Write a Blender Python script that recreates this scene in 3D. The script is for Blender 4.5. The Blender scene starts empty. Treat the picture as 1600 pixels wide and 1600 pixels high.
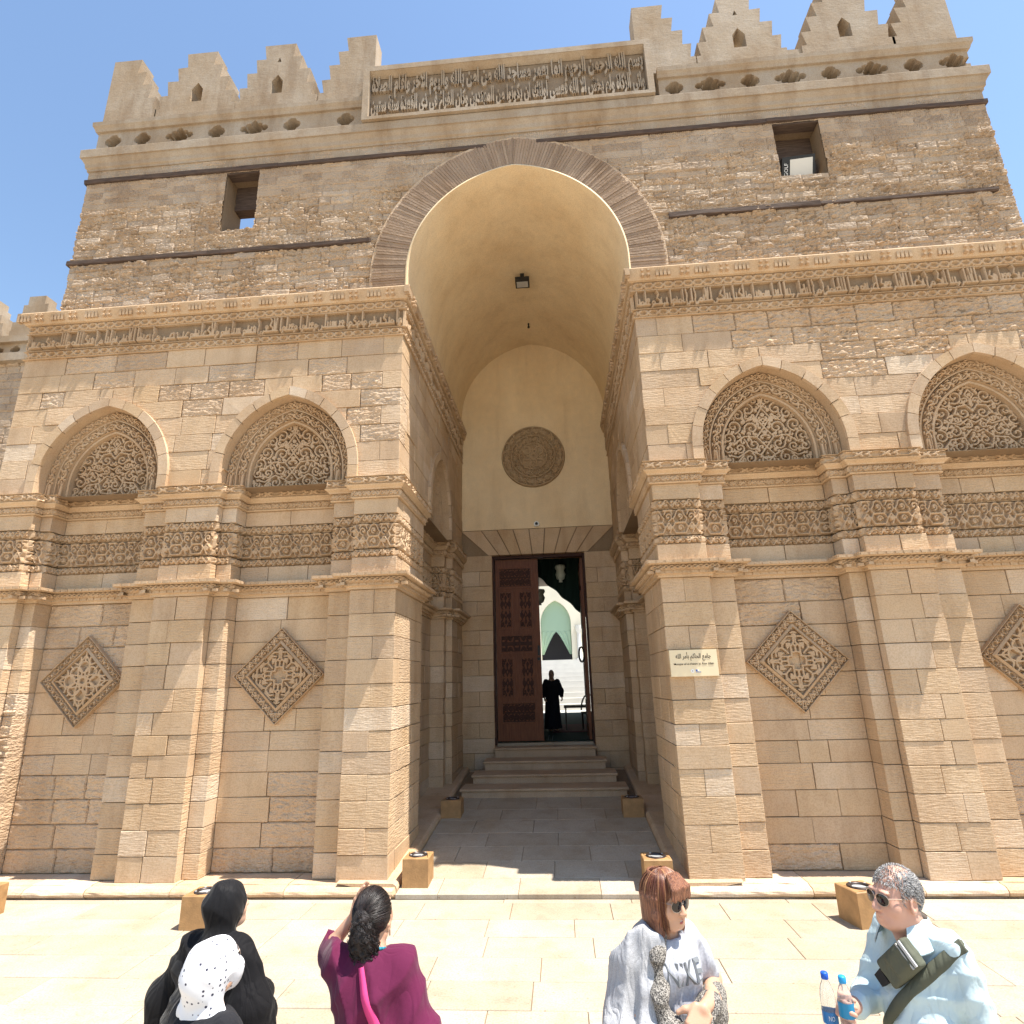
import bpy, bmesh, math, random
import numpy as np
from mathutils import Vector, Matrix
from mathutils.geometry import tessellate_polygon

# ------------------------------------------------------------------ camera
scene = bpy.context.scene
rad = math.radians
CAM = np.array([0.42, -8.0, 2.42]); FPX = 926.34
_y, _p, _r = rad(4.172), rad(16.033), rad(-1.5385)
_F = np.array([-math.sin(_y)*math.cos(_p), math.cos(_y)*math.cos(_p), math.sin(_p)])
_rt = np.array([math.cos(_y), math.sin(_y), 0]); _up = np.cross(_rt, _F)
CR = _rt*math.cos(_r)+_up*math.sin(_r); CU = -_rt*math.sin(_r)+_up*math.cos(_r)
cd = bpy.data.cameras.new('camera'); cam = bpy.data.objects.new('camera', cd)
scene.collection.objects.link(cam)
cd.sensor_width = 36; cd.lens = FPX/1600*36; cd.clip_end = 1500; cd.clip_start = 0.05
M = Matrix.Identity(4)
for i in range(3):
    M[i][0] = CR[i]; M[i][1] = CU[i]; M[i][2] = -_F[i]; M[i][3] = CAM[i]
cam.matrix_world = M
scene.camera = cam

# ------------------------------------------------------------------ light
SUN = Vector((0.37, -0.10, 1.0)).normalized()
world = bpy.data.worlds.new('World'); scene.world = world; world.use_nodes = True
wn = world.node_tree.nodes; wl = world.node_tree.links
sky = wn.new('ShaderNodeTexSky'); sky.sky_type = 'NISHITA'; sky.sun_disc = False
sky.sun_elevation = math.asin(SUN.z); sky.sun_rotation = math.atan2(SUN.x, SUN.y)
sky.air_density = 1.35; sky.dust_density = 0.3; sky.ozone_density = 2.2; sky.altitude = 50
wl.new(sky.outputs[0], wn['Background'].inputs[0]); wn['Background'].inputs[1].default_value = 0.112
sd = bpy.data.lights.new('sun', 'SUN'); sd.energy = 5.0; sd.angle = rad(0.53); sd.color = (1.0, 0.945, 0.86)
so = bpy.data.objects.new('sun', sd); scene.collection.objects.link(so)
so.rotation_euler = (-SUN).to_track_quat('-Z', 'Y').to_euler()
scene.view_settings.view_transform = 'Standard'; scene.view_settings.look = 'None'
scene.view_settings.exposure = 1.04; scene.view_settings.gamma = 1.0
scene.view_settings.use_curve_mapping = False
scene.render.engine = 'CYCLES'
scene.cycles.max_bounces = 6; scene.cycles.diffuse_bounces = 3; scene.cycles.glossy_bounces = 2
scene.cycles.use_adaptive_sampling = True; scene.cycles.adaptive_threshold = 0.02

# ------------------------------------------------------------------ helpers
COL = scene.collection
RNG = np.random.default_rng(7); random.seed(7)
def rnd(a=0.0, b=1.0): return random.uniform(a, b)
def pix(P):
    v = np.asarray(P, float)-CAM; d = v@_F
    return 800+FPX*(v@CR)/d, 800-FPX*(v@CU)/d, d

class MB:
    """collects polygons into one mesh; every polygon carries a tone"""
    def __init__(s): s.V = []; s.Fc = []; s.T = []; s.n = 0; s.G = []
    def add(s, verts, faces, tone=0.5):
        k = s.n; s.V.extend([tuple(v) for v in verts]); s.n += len(verts)
        s.Fc.extend([tuple(i+k for i in f) for f in faces]); s.T.extend([tone]*len(verts)); return s
    def grid(s, P, tone=0.5, mask=None, flip=False):
        """P: (a,b,3) array of points; mask: (a-1,b-1) faces kept"""
        a, b = P.shape[:2]; k = s.n
        idx = np.arange(a*b).reshape(a, b)+k
        q = np.stack([idx[:-1, :-1], idx[1:, :-1], idx[1:, 1:], idx[:-1, 1:]], -1)
        if flip: q = q[..., ::-1]
        q = q[mask] if mask is not None else q.reshape(-1, 4)
        s.V.extend(map(tuple, P.reshape(-1, 3))); s.n += a*b
        s.Fc.extend(map(tuple, q.tolist()))
        t = np.broadcast_to(np.asarray(tone, float), (a, b)).ravel().tolist(); s.T.extend(t); return s
    def box(s, x0, x1, y0, y1, z0, z1, tone=0.5):
        v = [(x, y, z) for z in (z0, z1) for y in (y0, y1) for x in (x0, x1)]
        return s.add(v, [(0, 2, 3, 1), (4, 5, 7, 6), (0, 1, 5, 4), (2, 6, 7, 3), (0, 4, 6, 2), (1, 3, 7, 5)], tone)
    def cyl(s, a, b, r0, r1=None, n=12, tone=0.5, caps=True):
        r1 = r0 if r1 is None else r1
        a = Vector(a); b = Vector(b); d = (b-a).normalized()
        x = d.orthogonal().normalized(); y = d.cross(x)
        v = []
        for c, r in ((a, r0), (b, r1)):
            for i in range(n):
                t = 2*math.pi*i/n; v.append(c+x*(r*math.cos(t))+y*(r*math.sin(t)))
        f = [(i, (i+1) % n, n+(i+1) % n, n+i) for i in range(n)]
        if caps: f += [tuple(range(n-1, -1, -1)), tuple(range(n, 2*n))]
        return s.add(v, f, tone)
    def lathe(s, c, prof, n=20, tone=0.5):
        v = []; m = len(prof)
        for i in range(n):
            t = 2*math.pi*i/n
            for r, z in prof: v.append((c[0]+r*math.cos(t), c[1]+r*math.sin(t), c[2]+z))
        f = [(i*m+j, ((i+1) % n)*m+j, ((i+1) % n)*m+j+1, i*m+j+1) for i in range(n) for j in range(m-1)]
        return s.add(v, f, tone)
    def prism(s, poly, y0, y1, holes=(), tone=0.5):
        """poly in XZ (ccw seen from -Y), extruded along Y"""
        loops = [list(poly)]+[list(h) for h in holes]
        tri = tessellate_polygon([[Vector((x, z, 0)) for x, z in l] for l in loops])
        flat = [p for l in loops for p in l]; n = len(flat)
        v = [(x, y0, z) for x, z in flat]+[(x, y1, z) for x, z in flat]
        f = []
        for t in tri:
            (ax, az), (bx, bz), (cx, cz) = (flat[i] for i in t)
            if (bx-ax)*(cz-az)-(bz-az)*(cx-ax) < 0: t = (t[0], t[2], t[1])
            f.append(tuple(t)); f.append((t[2]+n, t[1]+n, t[0]+n))
        k = 0
        for li, l in enumerate(loops):
            m = len(l); ar = sum(l[i][0]*l[(i+1) % m][1]-l[(i+1) % m][0]*l[i][1] for i in range(m))
            for i in range(m):
                a, b = k+i, k+(i+1) % m
                q = (a, a+n, b+n, b) if (ar > 0) == (li == 0) else (b, b+n, a+n, a)
                f.append(q)
            k += m
        return s.add(v, f, tone)
    def mirror(s):
        s.V = [(-x, y, z) for x, y, z in s.V]; s.Fc = [f[::-1] for f in s.Fc]; return s
    def build(s, name, mat, parent=None, smooth=False, origin=None, kind=None):
        me = bpy.data.meshes.new(name)
        V = np.array(s.V, dtype=np.float64).reshape(-1, 3)
        if origin is None and len(V): origin = V.mean(0) if parent is not None else (0, 0, 0)
        O = np.array(origin, float)
        po = np.array(parent.get('_w', (0, 0, 0))) if parent is not None else np.zeros(3)
        V = V-O
        nv = len(V); me.vertices.add(nv); me.vertices.foreach_set('co', V.astype(np.float32).ravel())
        ln = np.array([len(f) for f in s.Fc], np.int32); fl = np.concatenate([np.asarray(f, np.int32) for f in s.Fc]) if nv else np.zeros(0, np.int32)
        me.loops.add(len(fl)); me.loops.foreach_set('vertex_index', fl)
        me.polygons.add(len(ln)); st = np.zeros(len(ln), np.int32); st[1:] = np.cumsum(ln)[:-1]
        me.polygons.foreach_set('loop_start', st)
        try: me.polygons.foreach_set('loop_total', ln)
        except Exception: pass
        me.update(calc_edges=True); me.validate()
        at = me.attributes.new('tone', 'FLOAT', 'POINT'); at.data.foreach_set('value', np.array(s.T, np.float32))
        me.polygons.foreach_set('use_smooth', np.full(len(me.polygons), bool(smooth)))
        me.materials.append(mat)
        o = bpy.data.objects.new(name, me); COL.objects.link(o)
        o.location = tuple(O-po)
        if parent is not None: o.parent = parent
        o['_w'] = [float(c) for c in O]
        if kind: o['kind'] = kind
        return o

def thing(name, label, cat, loc=(0, 0, 0), group=None):
    o = bpy.data.objects.new(name, None); COL.objects.link(o); o.location = loc; o['_w'] = [float(c) for c in loc]
    o['label'] = label; o['category'] = cat; o.empty_display_size = 0.2
    if group: o['group'] = group
    return o
def tag(o, label, cat, group=None):
    o['label'] = label; o['category'] = cat
    if group: o['group'] = group
    return o
def structure(o): o['kind'] = 'structure'; return o

# value noise (numpy), used for relief that is real geometry
def vnoise2(x, y, seed=0):
    xi = np.floor(x).astype(np.int64); yi = np.floor(y).astype(np.int64)
    fx = x-xi; fy = y-yi; fx = fx*fx*(3-2*fx); fy = fy*fy*(3-2*fy)
    def h(a, b):
        n = (a*374761393+b*668265263+seed*1442695041) & 0xffffffff
        n = ((n ^ (n >> 13))*1274126177) & 0xffffffff
        return ((n ^ (n >> 16)) & 0xffff)/65535.0
    return (h(xi, yi)*(1-fx)+h(xi+1, yi)*fx)*(1-fy)+(h(xi, yi+1)*(1-fx)+h(xi+1, yi+1)*fx)*fy
def fbm2(x, y, seed=0, o=3):
    v = 0; a = 0.5
    for i in range(o): v = v+a*vnoise2(x*2**i, y*2**i, seed+i*17); a *= .5
    return v

# ------------------------------------------------------------------ materials
def node(nt, t, **k):
    n = nt.nodes.new(t)
    for a, b in k.items():
        if a == 'i':
            for kk, vv in b.items(): n.inputs[kk].default_value = vv
        else: setattr(n, a, b)
    return n
def new_mat(name, rough=0.9, spec=0.25):
    m = bpy.data.materials.new(name); m.use_nodes = True; nt = m.node_tree
    b = nt.nodes['Principled BSDF']; b.inputs['Roughness'].default_value = rough
    b.inputs['Specular IOR Level'].default_value = spec
    return m, nt, b
def mixc(nt, fac, a, b, mode='MIX'):
    n = node(nt, 'ShaderNodeMix', data_type='RGBA', blend_type=mode)
    for s, v in ((n.inputs[0], fac), (n.inputs[6], a), (n.inputs[7], b)):
        if hasattr(v, 'is_linked') or hasattr(v, 'links'): nt.links.new(v, s)
        else: s.default_value = v if not isinstance(v, tuple) or len(v) == 4 else (*v, 1)
    return n.outputs[2]
def math_n(nt, op, a, b=0.0):
    n = node(nt, 'ShaderNodeMath', operation=op)
    for s, v in ((n.inputs[0], a), (n.inputs[1], b)):
        if hasattr(v, 'links'): nt.links.new(v, s)
        else: s.default_value = v
    return n.outputs[0]
def ramp(nt, src, stops):
    n = node(nt, 'ShaderNodeValToRGB'); r = n.color_ramp
    while len(r.elements) < len(stops): r.elements.new(0.5)
    for e, (p, c) in zip(r.elements, stops):
        e.position = p; e.color = (*c, 1) if len(c) == 3 else c
    nt.links.new(src, n.inputs[0]); return n.outputs[0]
def pos_scaled(nt, sc):
    g = node(nt, 'ShaderNodeNewGeometry'); v = node(nt, 'ShaderNodeVectorMath', operation='MULTIPLY')
    nt.links.new(g.outputs['Position'], v.inputs[0]); v.inputs[1].default_value = sc; return v.outputs[0]
def noise(nt, vec, scale, detail=4, rough=.55, out='Fac'):
    n = node(nt, 'ShaderNodeTexNoise', i={'Scale': scale, 'Detail': detail, 'Roughness': rough})
    nt.links.new(vec, n.inputs['Vector']); return n.outputs[out]

def stone_mat(name, tones, tool=0.5, grain=0.5, pits=0.3, stain=0.6, rough=.92, toolscale=(1.3, 1.3, 9), dist=0.02, pitv=(9, 9, 9), pitc=(.35, .27, .2)):
    """limestone: tone attribute picks the block's colour; noise gives grain, stains, chisel marks"""
    m, nt, b = new_mat(name, rough, .2)
    at = node(nt, 'ShaderNodeAttribute', attribute_name='tone')
    k = len(tones); base = ramp(nt, at.outputs['Fac'], [(i/(k-1), c) for i, c in enumerate(tones)])
    pw = pos_scaled(nt, (1, 1, 1)); pt = pos_scaled(nt, toolscale)
    big = noise(nt, pw, 1.1, 3, .6); mid = noise(nt, pw, 7, 3, .65); fine = noise(nt, pw, 60, 1, .6)
    c = mixc(nt, math_n(nt, 'MULTIPLY', ramp(nt, big, [(.35, (0, 0, 0)), (.72, (1, 1, 1))]), stain), base, (.80, .70, .58), 'MULTIPLY')
    c = mixc(nt, ramp(nt, mid, [(.3, (0, 0, 0)), (.75, (.75, .75, .75))]), c, (1.12, 1.09, 1.04), 'MULTIPLY')
    c = mixc(nt, ramp(nt, fine, [(.38, (.55, .55, .55)), (.55, (0, 0, 0))]), c, (.80, .74, .66), 'MULTIPLY')
    st_ = noise(nt, pos_scaled(nt, (1.7, 1.7, .28)), 1.6, 4, .65)
    c = mixc(nt, math_n(nt, 'MULTIPLY', ramp(nt, st_, [(.50, (0, 0, 0)), (.68, (1, 1, 1))]), min(1., stain*.8)), c, (.74, .68, .62), 'MULTIPLY')
    c = mixc(nt, math_n(nt, 'MULTIPLY', ramp(nt, st_, [(.30, (1, 1, 1)), (.42, (0, 0, 0))]), min(1., stain*.7)), c, (1.14, 1.15, 1.18), 'MULTIPLY')
    vo = node(nt, 'ShaderNodeTexVoronoi', i={'Scale': 1.0, 'Randomness': 1.0}); nt.links.new(pos_scaled(nt, pitv), vo.inputs['Vector'])
    pit = ramp(nt, vo.outputs['Distance'], [(.06, (1, 1, 1)), (.13, (0, 0, 0))] if pitv[0] != 9 else [(.035, (1, 1, 1)), (.075, (0, 0, 0))])
    c = mixc(nt, math_n(nt, 'MULTIPLY', pit, pits), c, pitc, 'MULTIPLY')
    nt.links.new(c, b.inputs['Base Color'])
    t1 = noise(nt, pt, 5.5, 2, .6)
    h = math_n(nt, 'ADD', math_n(nt, 'MULTIPLY', t1, tool), math_n(nt, 'MULTIPLY', mid, grain*.6))
    bp = node(nt, 'ShaderNodeBump', i={'Strength': .9, 'Distance': dist}); nt.links.new(h, bp.inputs['Height'])
    nt.links.new(bp.outputs[0], b.inputs['Normal'])
    return m
SAND = [(.565, .42, .278), (.60, .45, .302), (.52, .383, .255), (.58, .442, .308), (.56, .41, .262), (.50, .377, .265), (.60, .445, .30), (.63, .515, .395)]
M_ASH = stone_mat('limestone_ashlar', SAND, tool=.75, grain=.7, pits=.5)
M_SMOOTH = stone_mat('limestone_smooth', SAND, tool=.22, grain=.4, pits=.3, dist=.012)
M_ROUGH = stone_mat('limestone_weathered', [(.54, .405, .285), (.58, .44, .31), (.49, .365, .255), (.57, .45, .335)], tool=1.0, grain=1.6, pits=.2, dist=.035, toolscale=(2.4, 2.4, 6))
M_RUB = stone_mat('rubble_limestone', [(.44, .345, .255), (.48, .38, .285), (.39, .305, .23), (.51, .42, .33)], tool=1.0, grain=1.6, pits=.2, dist=.035, toolscale=(2.4, 2.4, 6))
M_CARVE = stone_mat('limestone_carved', [(.49, .36, .235), (.54, .395, .265)], tool=.15, grain=.5, pits=.15, dist=.01)
M_MORT = stone_mat('lime_mortar', [(.26, .19, .125), (.30, .22, .145)], tool=.1, grain=.8, pits=0)
M_TOP = stone_mat('parapet_render', [(.36, .30, .235), (.43, .365, .29)], tool=.2, grain=.9, pits=.4, stain=1.0, dist=.012)
M_PAVE = stone_mat('paving_limestone', [(.425, .372, .296), (.455, .402, .325), (.385, .33, .255), (.465, .415, .345)], tool=.1, grain=.35, pits=.9, stain=.6, rough=.8, toolscale=(3, 3, 3), dist=.006, pitv=(11, 26, 11), pitc=(.62, .46, .34))
M_BRICK = stone_mat('dark_arch_brick', [(.31, .23, .17), (.36, .27, .20), (.26, .19, .14)], tool=.5, grain=1.0, pits=.1, dist=.02, toolscale=(3, 3, 3))
M_PLAST = stone_mat('cream_plaster', [(.80, .65, .44), (.82, .67, .455)], tool=.06, grain=.06, pits=0, stain=.4, rough=.85, toolscale=(1, 1, 1), dist=.006)
M_STEP = stone_mat('worn_marble_step', [(.46, .35, .25), (.51, .39, .28)], tool=.1, grain=.4, pits=.3, rough=.6, dist=.006)
def simple(name, col, rough=.6, spec=.4, metal=0, nscale=0, amt=.15, bump=0, bscale=40):
    m, nt, b = new_mat(name, rough, spec); b.inputs['Metallic'].default_value = metal
    b.inputs['Base Color'].default_value = (*col, 1)
    if nscale or bump:
        tc = node(nt, 'ShaderNodeTexCoord').outputs['Object']
        if nscale:
            n = noise(nt, tc, nscale, 5, .6)
            c = mixc(nt, ramp(nt, n, [(.3, (0, 0, 0)), (.7, (1, 1, 1))]), tuple(x*(1-amt) for x in col), tuple(min(1, x*(1+amt)) for x in col))
            nt.links.new(c, b.inputs['Base Color'])
        if bump:
            n2 = noise(nt, tc, bscale, 4, .6); bp = node(nt, 'ShaderNodeBump', i={'Strength': bump, 'Distance': .01})
            nt.links.new(n2, bp.inputs['Height']); nt.links.new(bp.outputs[0], b.inputs['Normal'])
    return m
def wood_mat(name, a, b_, axis=(2, 20, 20), rough=.6):
    m, nt, b = new_mat(name, rough, .3); pv = pos_scaled(nt, axis); n = noise(nt, pv, 2.2, 6, .65)
    nt.links.new(ramp(nt, n, [(.3, a), (.7, b_)]), b.inputs['Base Color'])
    bp = node(nt, 'ShaderNodeBump', i={'Strength': .7, 'Distance': .01}); nt.links.new(n, bp.inputs['Height']); nt.links.new(bp.outputs[0], b.inputs['Normal'])
    return m
M_BEAM = wood_mat('old_beam_wood', (.045, .03, .024), (.13, .088, .065), (2, 20, 20), .9)
M_DOOR = wood_mat('door_wood', (.10, .032, .014), (.19, .065, .026), (18, 18, 2), .5)
M_DOORC = wood_mat('door_wood_carved', (.03, .011, .007), (.065, .022, .012), (18, 18, 5), .6)
M_BLACK = simple('black_plastic', (.015, .015, .016), .45)
# ------------------------------------------------------------------ the portal: plan and levels
portal = thing('mosque_portal', 'projecting sandstone mosque gateway with tall arched entrance and stepped battlements', 'gateway')
COURSES = [.125, .42, .72, 1.03, 1.34, 1.61, 1.86, 2.15, 2.45, 2.77, 3.07, 3.38, 3.71]
PATH_B = [(1.8, 5.75), (1.8, 4.4), (1.93, 4.4), (1.93, 4.15), (2.2, 4.15), (2.2, 1.95), (1.93, 1.95), (1.93, 1.62), (1.8, 1.62),
          (1.8, 0), (2.45, 0), (2.45, .13), (2.8, .13), (2.8, .40), (4.28, .40), (4.28, .13), (4.5, .13), (4.5, 0), (5.3, 0), (5.3, .13),
          (5.72, .13), (5.72, .40), (7.2, .40), (7.2, .13), (7.38, .13), (7.38, 0), (8.1, 0), (8.1, 5.75)]
PATH_D = [(1.8, 5.75), (1.8, 0), (8.1, 0), (8.1, 5.75)]
def normals(path):
    out = []
    for (ax, ay), (bx, by) in zip(path, path[1:]):
        L = math.hypot(bx-ax, by-ay); out.append(((by-ay)/L, -(bx-ax)/L))
    return out
def offset(path, p):
    N = normals(path); r = []
    for i, (x, y) in enumerate(path):
        a = N[max(0, i-1)]; b = N[min(len(N)-1, i)]
        if i == 0: n = b
        elif i == len(path)-1: n = a
        elif abs(a[0]*b[0]+a[1]*b[1]) > .5: n = a
        else: n = (a[0]+b[0], a[1]+b[1])
        r.append((x+n[0]*p, y+n[1]*p))
    return r
def sweep(mb, path, prof, tone=.5):
    rings = [[(x, y, z) for x, y in offset(path, p)] for p, z in prof]
    P = np.array(rings)                      # (prof, path, 3)
    mb.grid(P, tone, flip=True)
def core(mb, path, z0, z1, p, back):
    pts = offset(path, p)+back
    n = len(pts); v = [(x, y, z0) for x, y in pts]+[(x, y, z1) for x, y in pts]
    f = [(i, (i+1) % n, n+(i+1) % n, n+i) for i in range(n)]
    mb.add(v, f, .4)
    tri = tessellate_polygon([[Vector((x, y, 0)) for x, y in pts]])
    mb.add([(x, y, z1) for x, y in pts], [tuple(t) for t in tri], .4)

# a dressed block: back ring, chamfered edge ring, front; frame = origin P, direction t, outward n
class Frame:
    def __init__(s, P, t, n): s.P = np.array(P, float); s.t = np.array(t, float); s.n = np.array(n, float)
    def at(s, u, w, z): return s.P+s.t*u+s.n*w+np.array([0, 0, z])
BLOCKS = []          # (area in px, verts, faces, tone, rough flag)
def block(fr, u0, u1, z0, z1, depth=.3, gap=.0032, ch=.0045, top=None, tone=None, sgn=1, zone='B'):
    u0 += gap; u1 -= gap; z0 += gap; z1 -= gap
    j = rnd(-.007, .007); tone = rnd() if tone is None else tone
    if top is None:
        us = [u0+rnd(-.002, .003), u1-rnd(-.002, .003)]; lo = [z0+rnd(-.002, .005), z0+rnd(-.002, .005)]
    else:
        us = list(np.linspace(u0, u1, 7)); lo = [max(z0, top(u)) for u in us]
        keep = [i for i in range(7) if lo[i] < z1-.012]
        if not keep: return
        i0, i1 = keep[0], keep[-1]
        us = list(np.linspace(us[max(0, i0-1)] if i0 else u0, us[min(6, i1+1)] if i1 < 6 else u1, 9))
        lo = [min(max(z0, top(u)), z1-.004) for u in us]
        if us[-1]-us[0] < .03: return
        if all(l == z0 for l in lo): us = [us[0], us[-1]]; lo = [z0, z0]
    loop = [(u, l) for u, l in zip(us, lo)]+[(us[-1], z1), (us[0], z1)]
    cx = sum(p[0] for p in loop)/len(loop); cz = sum(p[1] for p in loop)/len(loop)
    wd = max(.02, us[-1]-us[0]); ht = max(.02, z1-min(lo))
    ins = [(cx+(u-cx)*(1-2*ch/wd), cz+(z-cz)*(1-2*ch/ht)) for u, z in loop]
    n = len(loop)
    V = [fr.at(u, -depth, z) for u, z in loop]+[fr.at(u, -ch+j, z) for u, z in loop]+[fr.at(u, j+rnd(-.002, .002), z) for u, z in ins]
    Fc = []
    for i in range(n):
        k = (i+1) % n; Fc += [(i, k, n+k, n+i), (n+i, n+k, 2*n+k, 2*n+i)]
    m = len(us)
    if n == 4: Fc.append((8, 9, 10, 11))
    else:        # fan under a straight top edge
        t0, t1 = 2*n+m, 2*n+m+1
        for i in range(m-1):
            if i < (m-1)//2: Fc.append((2*n+i, 2*n+i+1, t1))
            else: Fc.append((2*n+i, 2*n+i+1, t0))
        Fc.append((2*n+(m-1)//2, t0, t1))
    V = np.array(V)
    if sgn < 0: V[:, 0] *= -1; Fc = [f[::-1] for f in Fc]
    fx = [pix(p) for p in V[n:]]
    xs = [min(1600, max(0, p[0])) for p in fx]; ys = [min(1600, max(0, p[1])) for p in fx]
    facing = 1.0
    BLOCKS.append(((max(xs)-min(xs))*(max(ys)-min(ys)), V, Fc, tone, zone, (fr, u0, u1, z0, z1, sgn, n == 4)))

def split(u0, u1, lo, hi):
    L = u1-u0
    if L < hi: return [u0, u1]
    n = max(1, round(L/rnd(lo, hi))); w = [rnd(.75, 1.3) for _ in range(n)]; t = sum(w)
    c = [u0]
    for x in w: c.append(c[-1]+L*x/t)
    c[-1] = u1; return c
def halves(u0, u1, odd):
    if u1-u0 < .52: return [u0, u1]
    if odd: return [u0, u0+(u1-u0)*rnd(.36, .62), u1]
    return [u0, u1] if u1-u0 < .75 else [u0, u0+(u1-u0)*rnd(.55, .75), u1]

def seg_frames(path):
    out = []
    for (a, b), n in zip(zip(path, path[1:]), normals(path)):
        L = math.hypot(b[0]-a[0], b[1]-a[1])
        out.append((Frame((a[0], a[1], 0), ((b[0]-a[0])/L, (b[1]-a[1])/L, 0), (*n, 0)), L, a, b))
    return out
def lay_courses(path, zs, sgn, zone, skip_end=True, lo=.5, hi=.95):
    segs = seg_frames(path)
    for ci, (z0, z1) in enumerate(zip(zs, zs[1:])):
        for si, (fr, L, a, b) in enumerate(segs):
            if a[0] == 8.1 and b[0] == 8.1: continue
            # short returns are covered by the side of the neighbouring block
            fronted = (a[1] < 1.0 and b[1] < 1.0 and a[0] >= 1.8 and a[1] == b[1]) or (a[0] == b[0] and a[1] > 1.0)
            if L < .3 and not fronted: continue
            u0, u1 = 0, L
            if b == (1.8, 0): u1 = L if ci % 2 else L-.3      # quoins bond at the passage corner
            if a == (1.8, 0): u0 = .3 if ci % 2 else 0
            cuts = halves(u0, u1, ci % 2) if L < 1.0 else split(u0, u1, lo, hi)
            for c0, c1 in zip(cuts, cuts[1:]): block(fr, c0, c1, z0, z1, sgn=sgn, zone=zone)

# ---- relief patterns: strokes rasterised to a height tile, then built as carved geometry
def seg_dist(X, Y, pts):
    d = np.full(X.shape, 9.)
    for (ax, ay), (bx, by) in zip(pts, pts[1:]):
        vx, vy = bx-ax, by-ay; L = vx*vx+vy*vy+1e-12
        t = np.clip(((X-ax)*vx+(Y-ay)*vy)/L, 0, 1)
        np.minimum(d, np.hypot(X-ax-t*vx, Y-ay-t*vy), out=d)
    return d
def tile(strokes, W, H, nx, ny, w, soft=None, wrap=True, blobs=()):
    X, Y = np.meshgrid(np.linspace(0, W, nx, endpoint=not wrap), np.linspace(0, H, ny), indexing='ij')
    d = np.full(X.shape, 9.)
    for s in strokes:
        for k in ((-1, 0, 1) if wrap else (0,)):
            d = np.minimum(d, seg_dist(X, Y, [(x+k*W, y) for x, y in s]))
    soft = soft or w*.5
    h = np.clip((w-d)/soft+.5, 0, 1)
    for bx, by, r in blobs:
        for k in ((-1, 0, 1) if wrap else (0,)):
            h = np.maximum(h, np.clip((r-np.hypot(X-bx-k*W, Y-by))/soft+.5, 0, 1))
    return h
def sample(T, W, u, v):
    nx, ny = T.shape
    x = (u/W % 1)*nx; y = np.clip(v, 0, 1)*(ny-1)
    x0 = np.floor(x).astype(int) % nx; x1 = (x0+1) % nx; fx = x-np.floor(x)
    y0 = np.minimum(np.floor(y).astype(int), ny-2); fy = y-y0
    return (T[x0, y0]*(1-fx)+T[x1, y0]*fx)*(1-fy)+(T[x0, y0+1]*(1-fx)+T[x1, y0+1]*fx)*fy
def spiral(cx, cy, r, a0, turns, k=1, n=14, r1=.12):
    return [(cx+(r+(r1*r-r)*i/n)*math.cos(a0+k*turns*2*math.pi*i/n), cy+(r+(r1*r-r)*i/n)*math.sin(a0+k*turns*2*math.pi*i/n)) for i in range(n+1)]
# hexagon chain
T_HEX = tile([[(0, .2), (.12, .2), (.38, .8), (.62, .8), (.88, .2), (1, .2)], [(0, .8), (.12, .8), (.38, .2), (.62, .2), (.88, .8), (1, .8)],
              [(0, .03), (1, .03)], [(0, .97), (1, .97)]], 1, 1, 44, 18, .085, .06)
# lattice of crossing bars with a loop in each field (lower string)
T_LAT = tile([[(0, .08), (.5, .92), (1, .08)], [(0, .92), (.5, .08), (1, .92)], spiral(0, .5, .22, 0, 1, 1, 10, .8), spiral(.5, .5, .2, 0, 1, 1, 10, .8)], 1, 1, 36, 12, .07)
# running scroll in zigzag
T_SCR = tile([[(0, .1), (.45, .9), (.55, .9), (1, .1)], spiral(.5, .38, .26, 1.2, 1.1, 1), spiral(1.0, .64, .26, -1.9, 1.1, 1)], 1, 1, 48, 20, .085, .05)
# medallion chain of upper string
T_CHN = tile([spiral(.3, .5, .3, 0, 1, 1, 12, 1), [(.0, .5), (.06, .75), (.3, .86), (.56, .7), (.8, .2), (1, .14)], [(0, .14), (.06, .25), (.3, .14), (.56, .3), (.8, .8), (1, .86)], spiral(.82, .5, .12, 0, 1, 1, 8, 1)], 1, 1, 44, 14, .06)
# broad interlace with lobed arches
_ml = [[(0, .06), (.22, .06), (.34, .27), (.22, .46), (-.22, .46), (-.34, .27), (-.22, .06), (0, .06)],
       [(.5, .46), (.62, .27), (.5, .06)], [(.34, .27), (.5, .46)], [(.5, .46), (.66, .27)],
       [(-.22, .46), (-.3, .62), (-.2, .74), (-.12, .92), (0, .97), (.12, .92), (.2, .74), (.3, .62), (.22, .46)],
       spiral(0, .72, .13, -1.57, 1.2, 1, 10), spiral(.5, .7, .17, -1.57, 1.2, 1, 12), spiral(.5, .25, .1, 0, 1.1, 1, 8), spiral(.0, .26, .13, 0, 1.2, 1, 10),
       [(.3, .95), (.7, .95)], [(.33, .8), (.4, .95)], [(.67, .8), (.6, .95)]]
T_MAIN = tile(_ml, 1, 1, 80, 48, .04, .022)
def vine(per=1.0):
    return [[(x/24., .5+.3*math.sin(x/24*2*math.pi)) for x in range(25)], spiral(.27, .44, .27, 1.57, 1.35, 1, 18), spiral(.77, .56, .27, -1.57, 1.35, 1, 18),
            [(.02, .2), (.1, .1), (.02, .05)], [(.52, .8), (.6, .92), (.5, .95)], [(.95, .9), (.9, .75)], [(.45, .1), (.4, .25)]]
T_VINE = tile(vine()+[[(0, .02), (1, .02)], [(0, .98), (1, .98)]], 1, 1, 64, 28, .068, .035)
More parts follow.
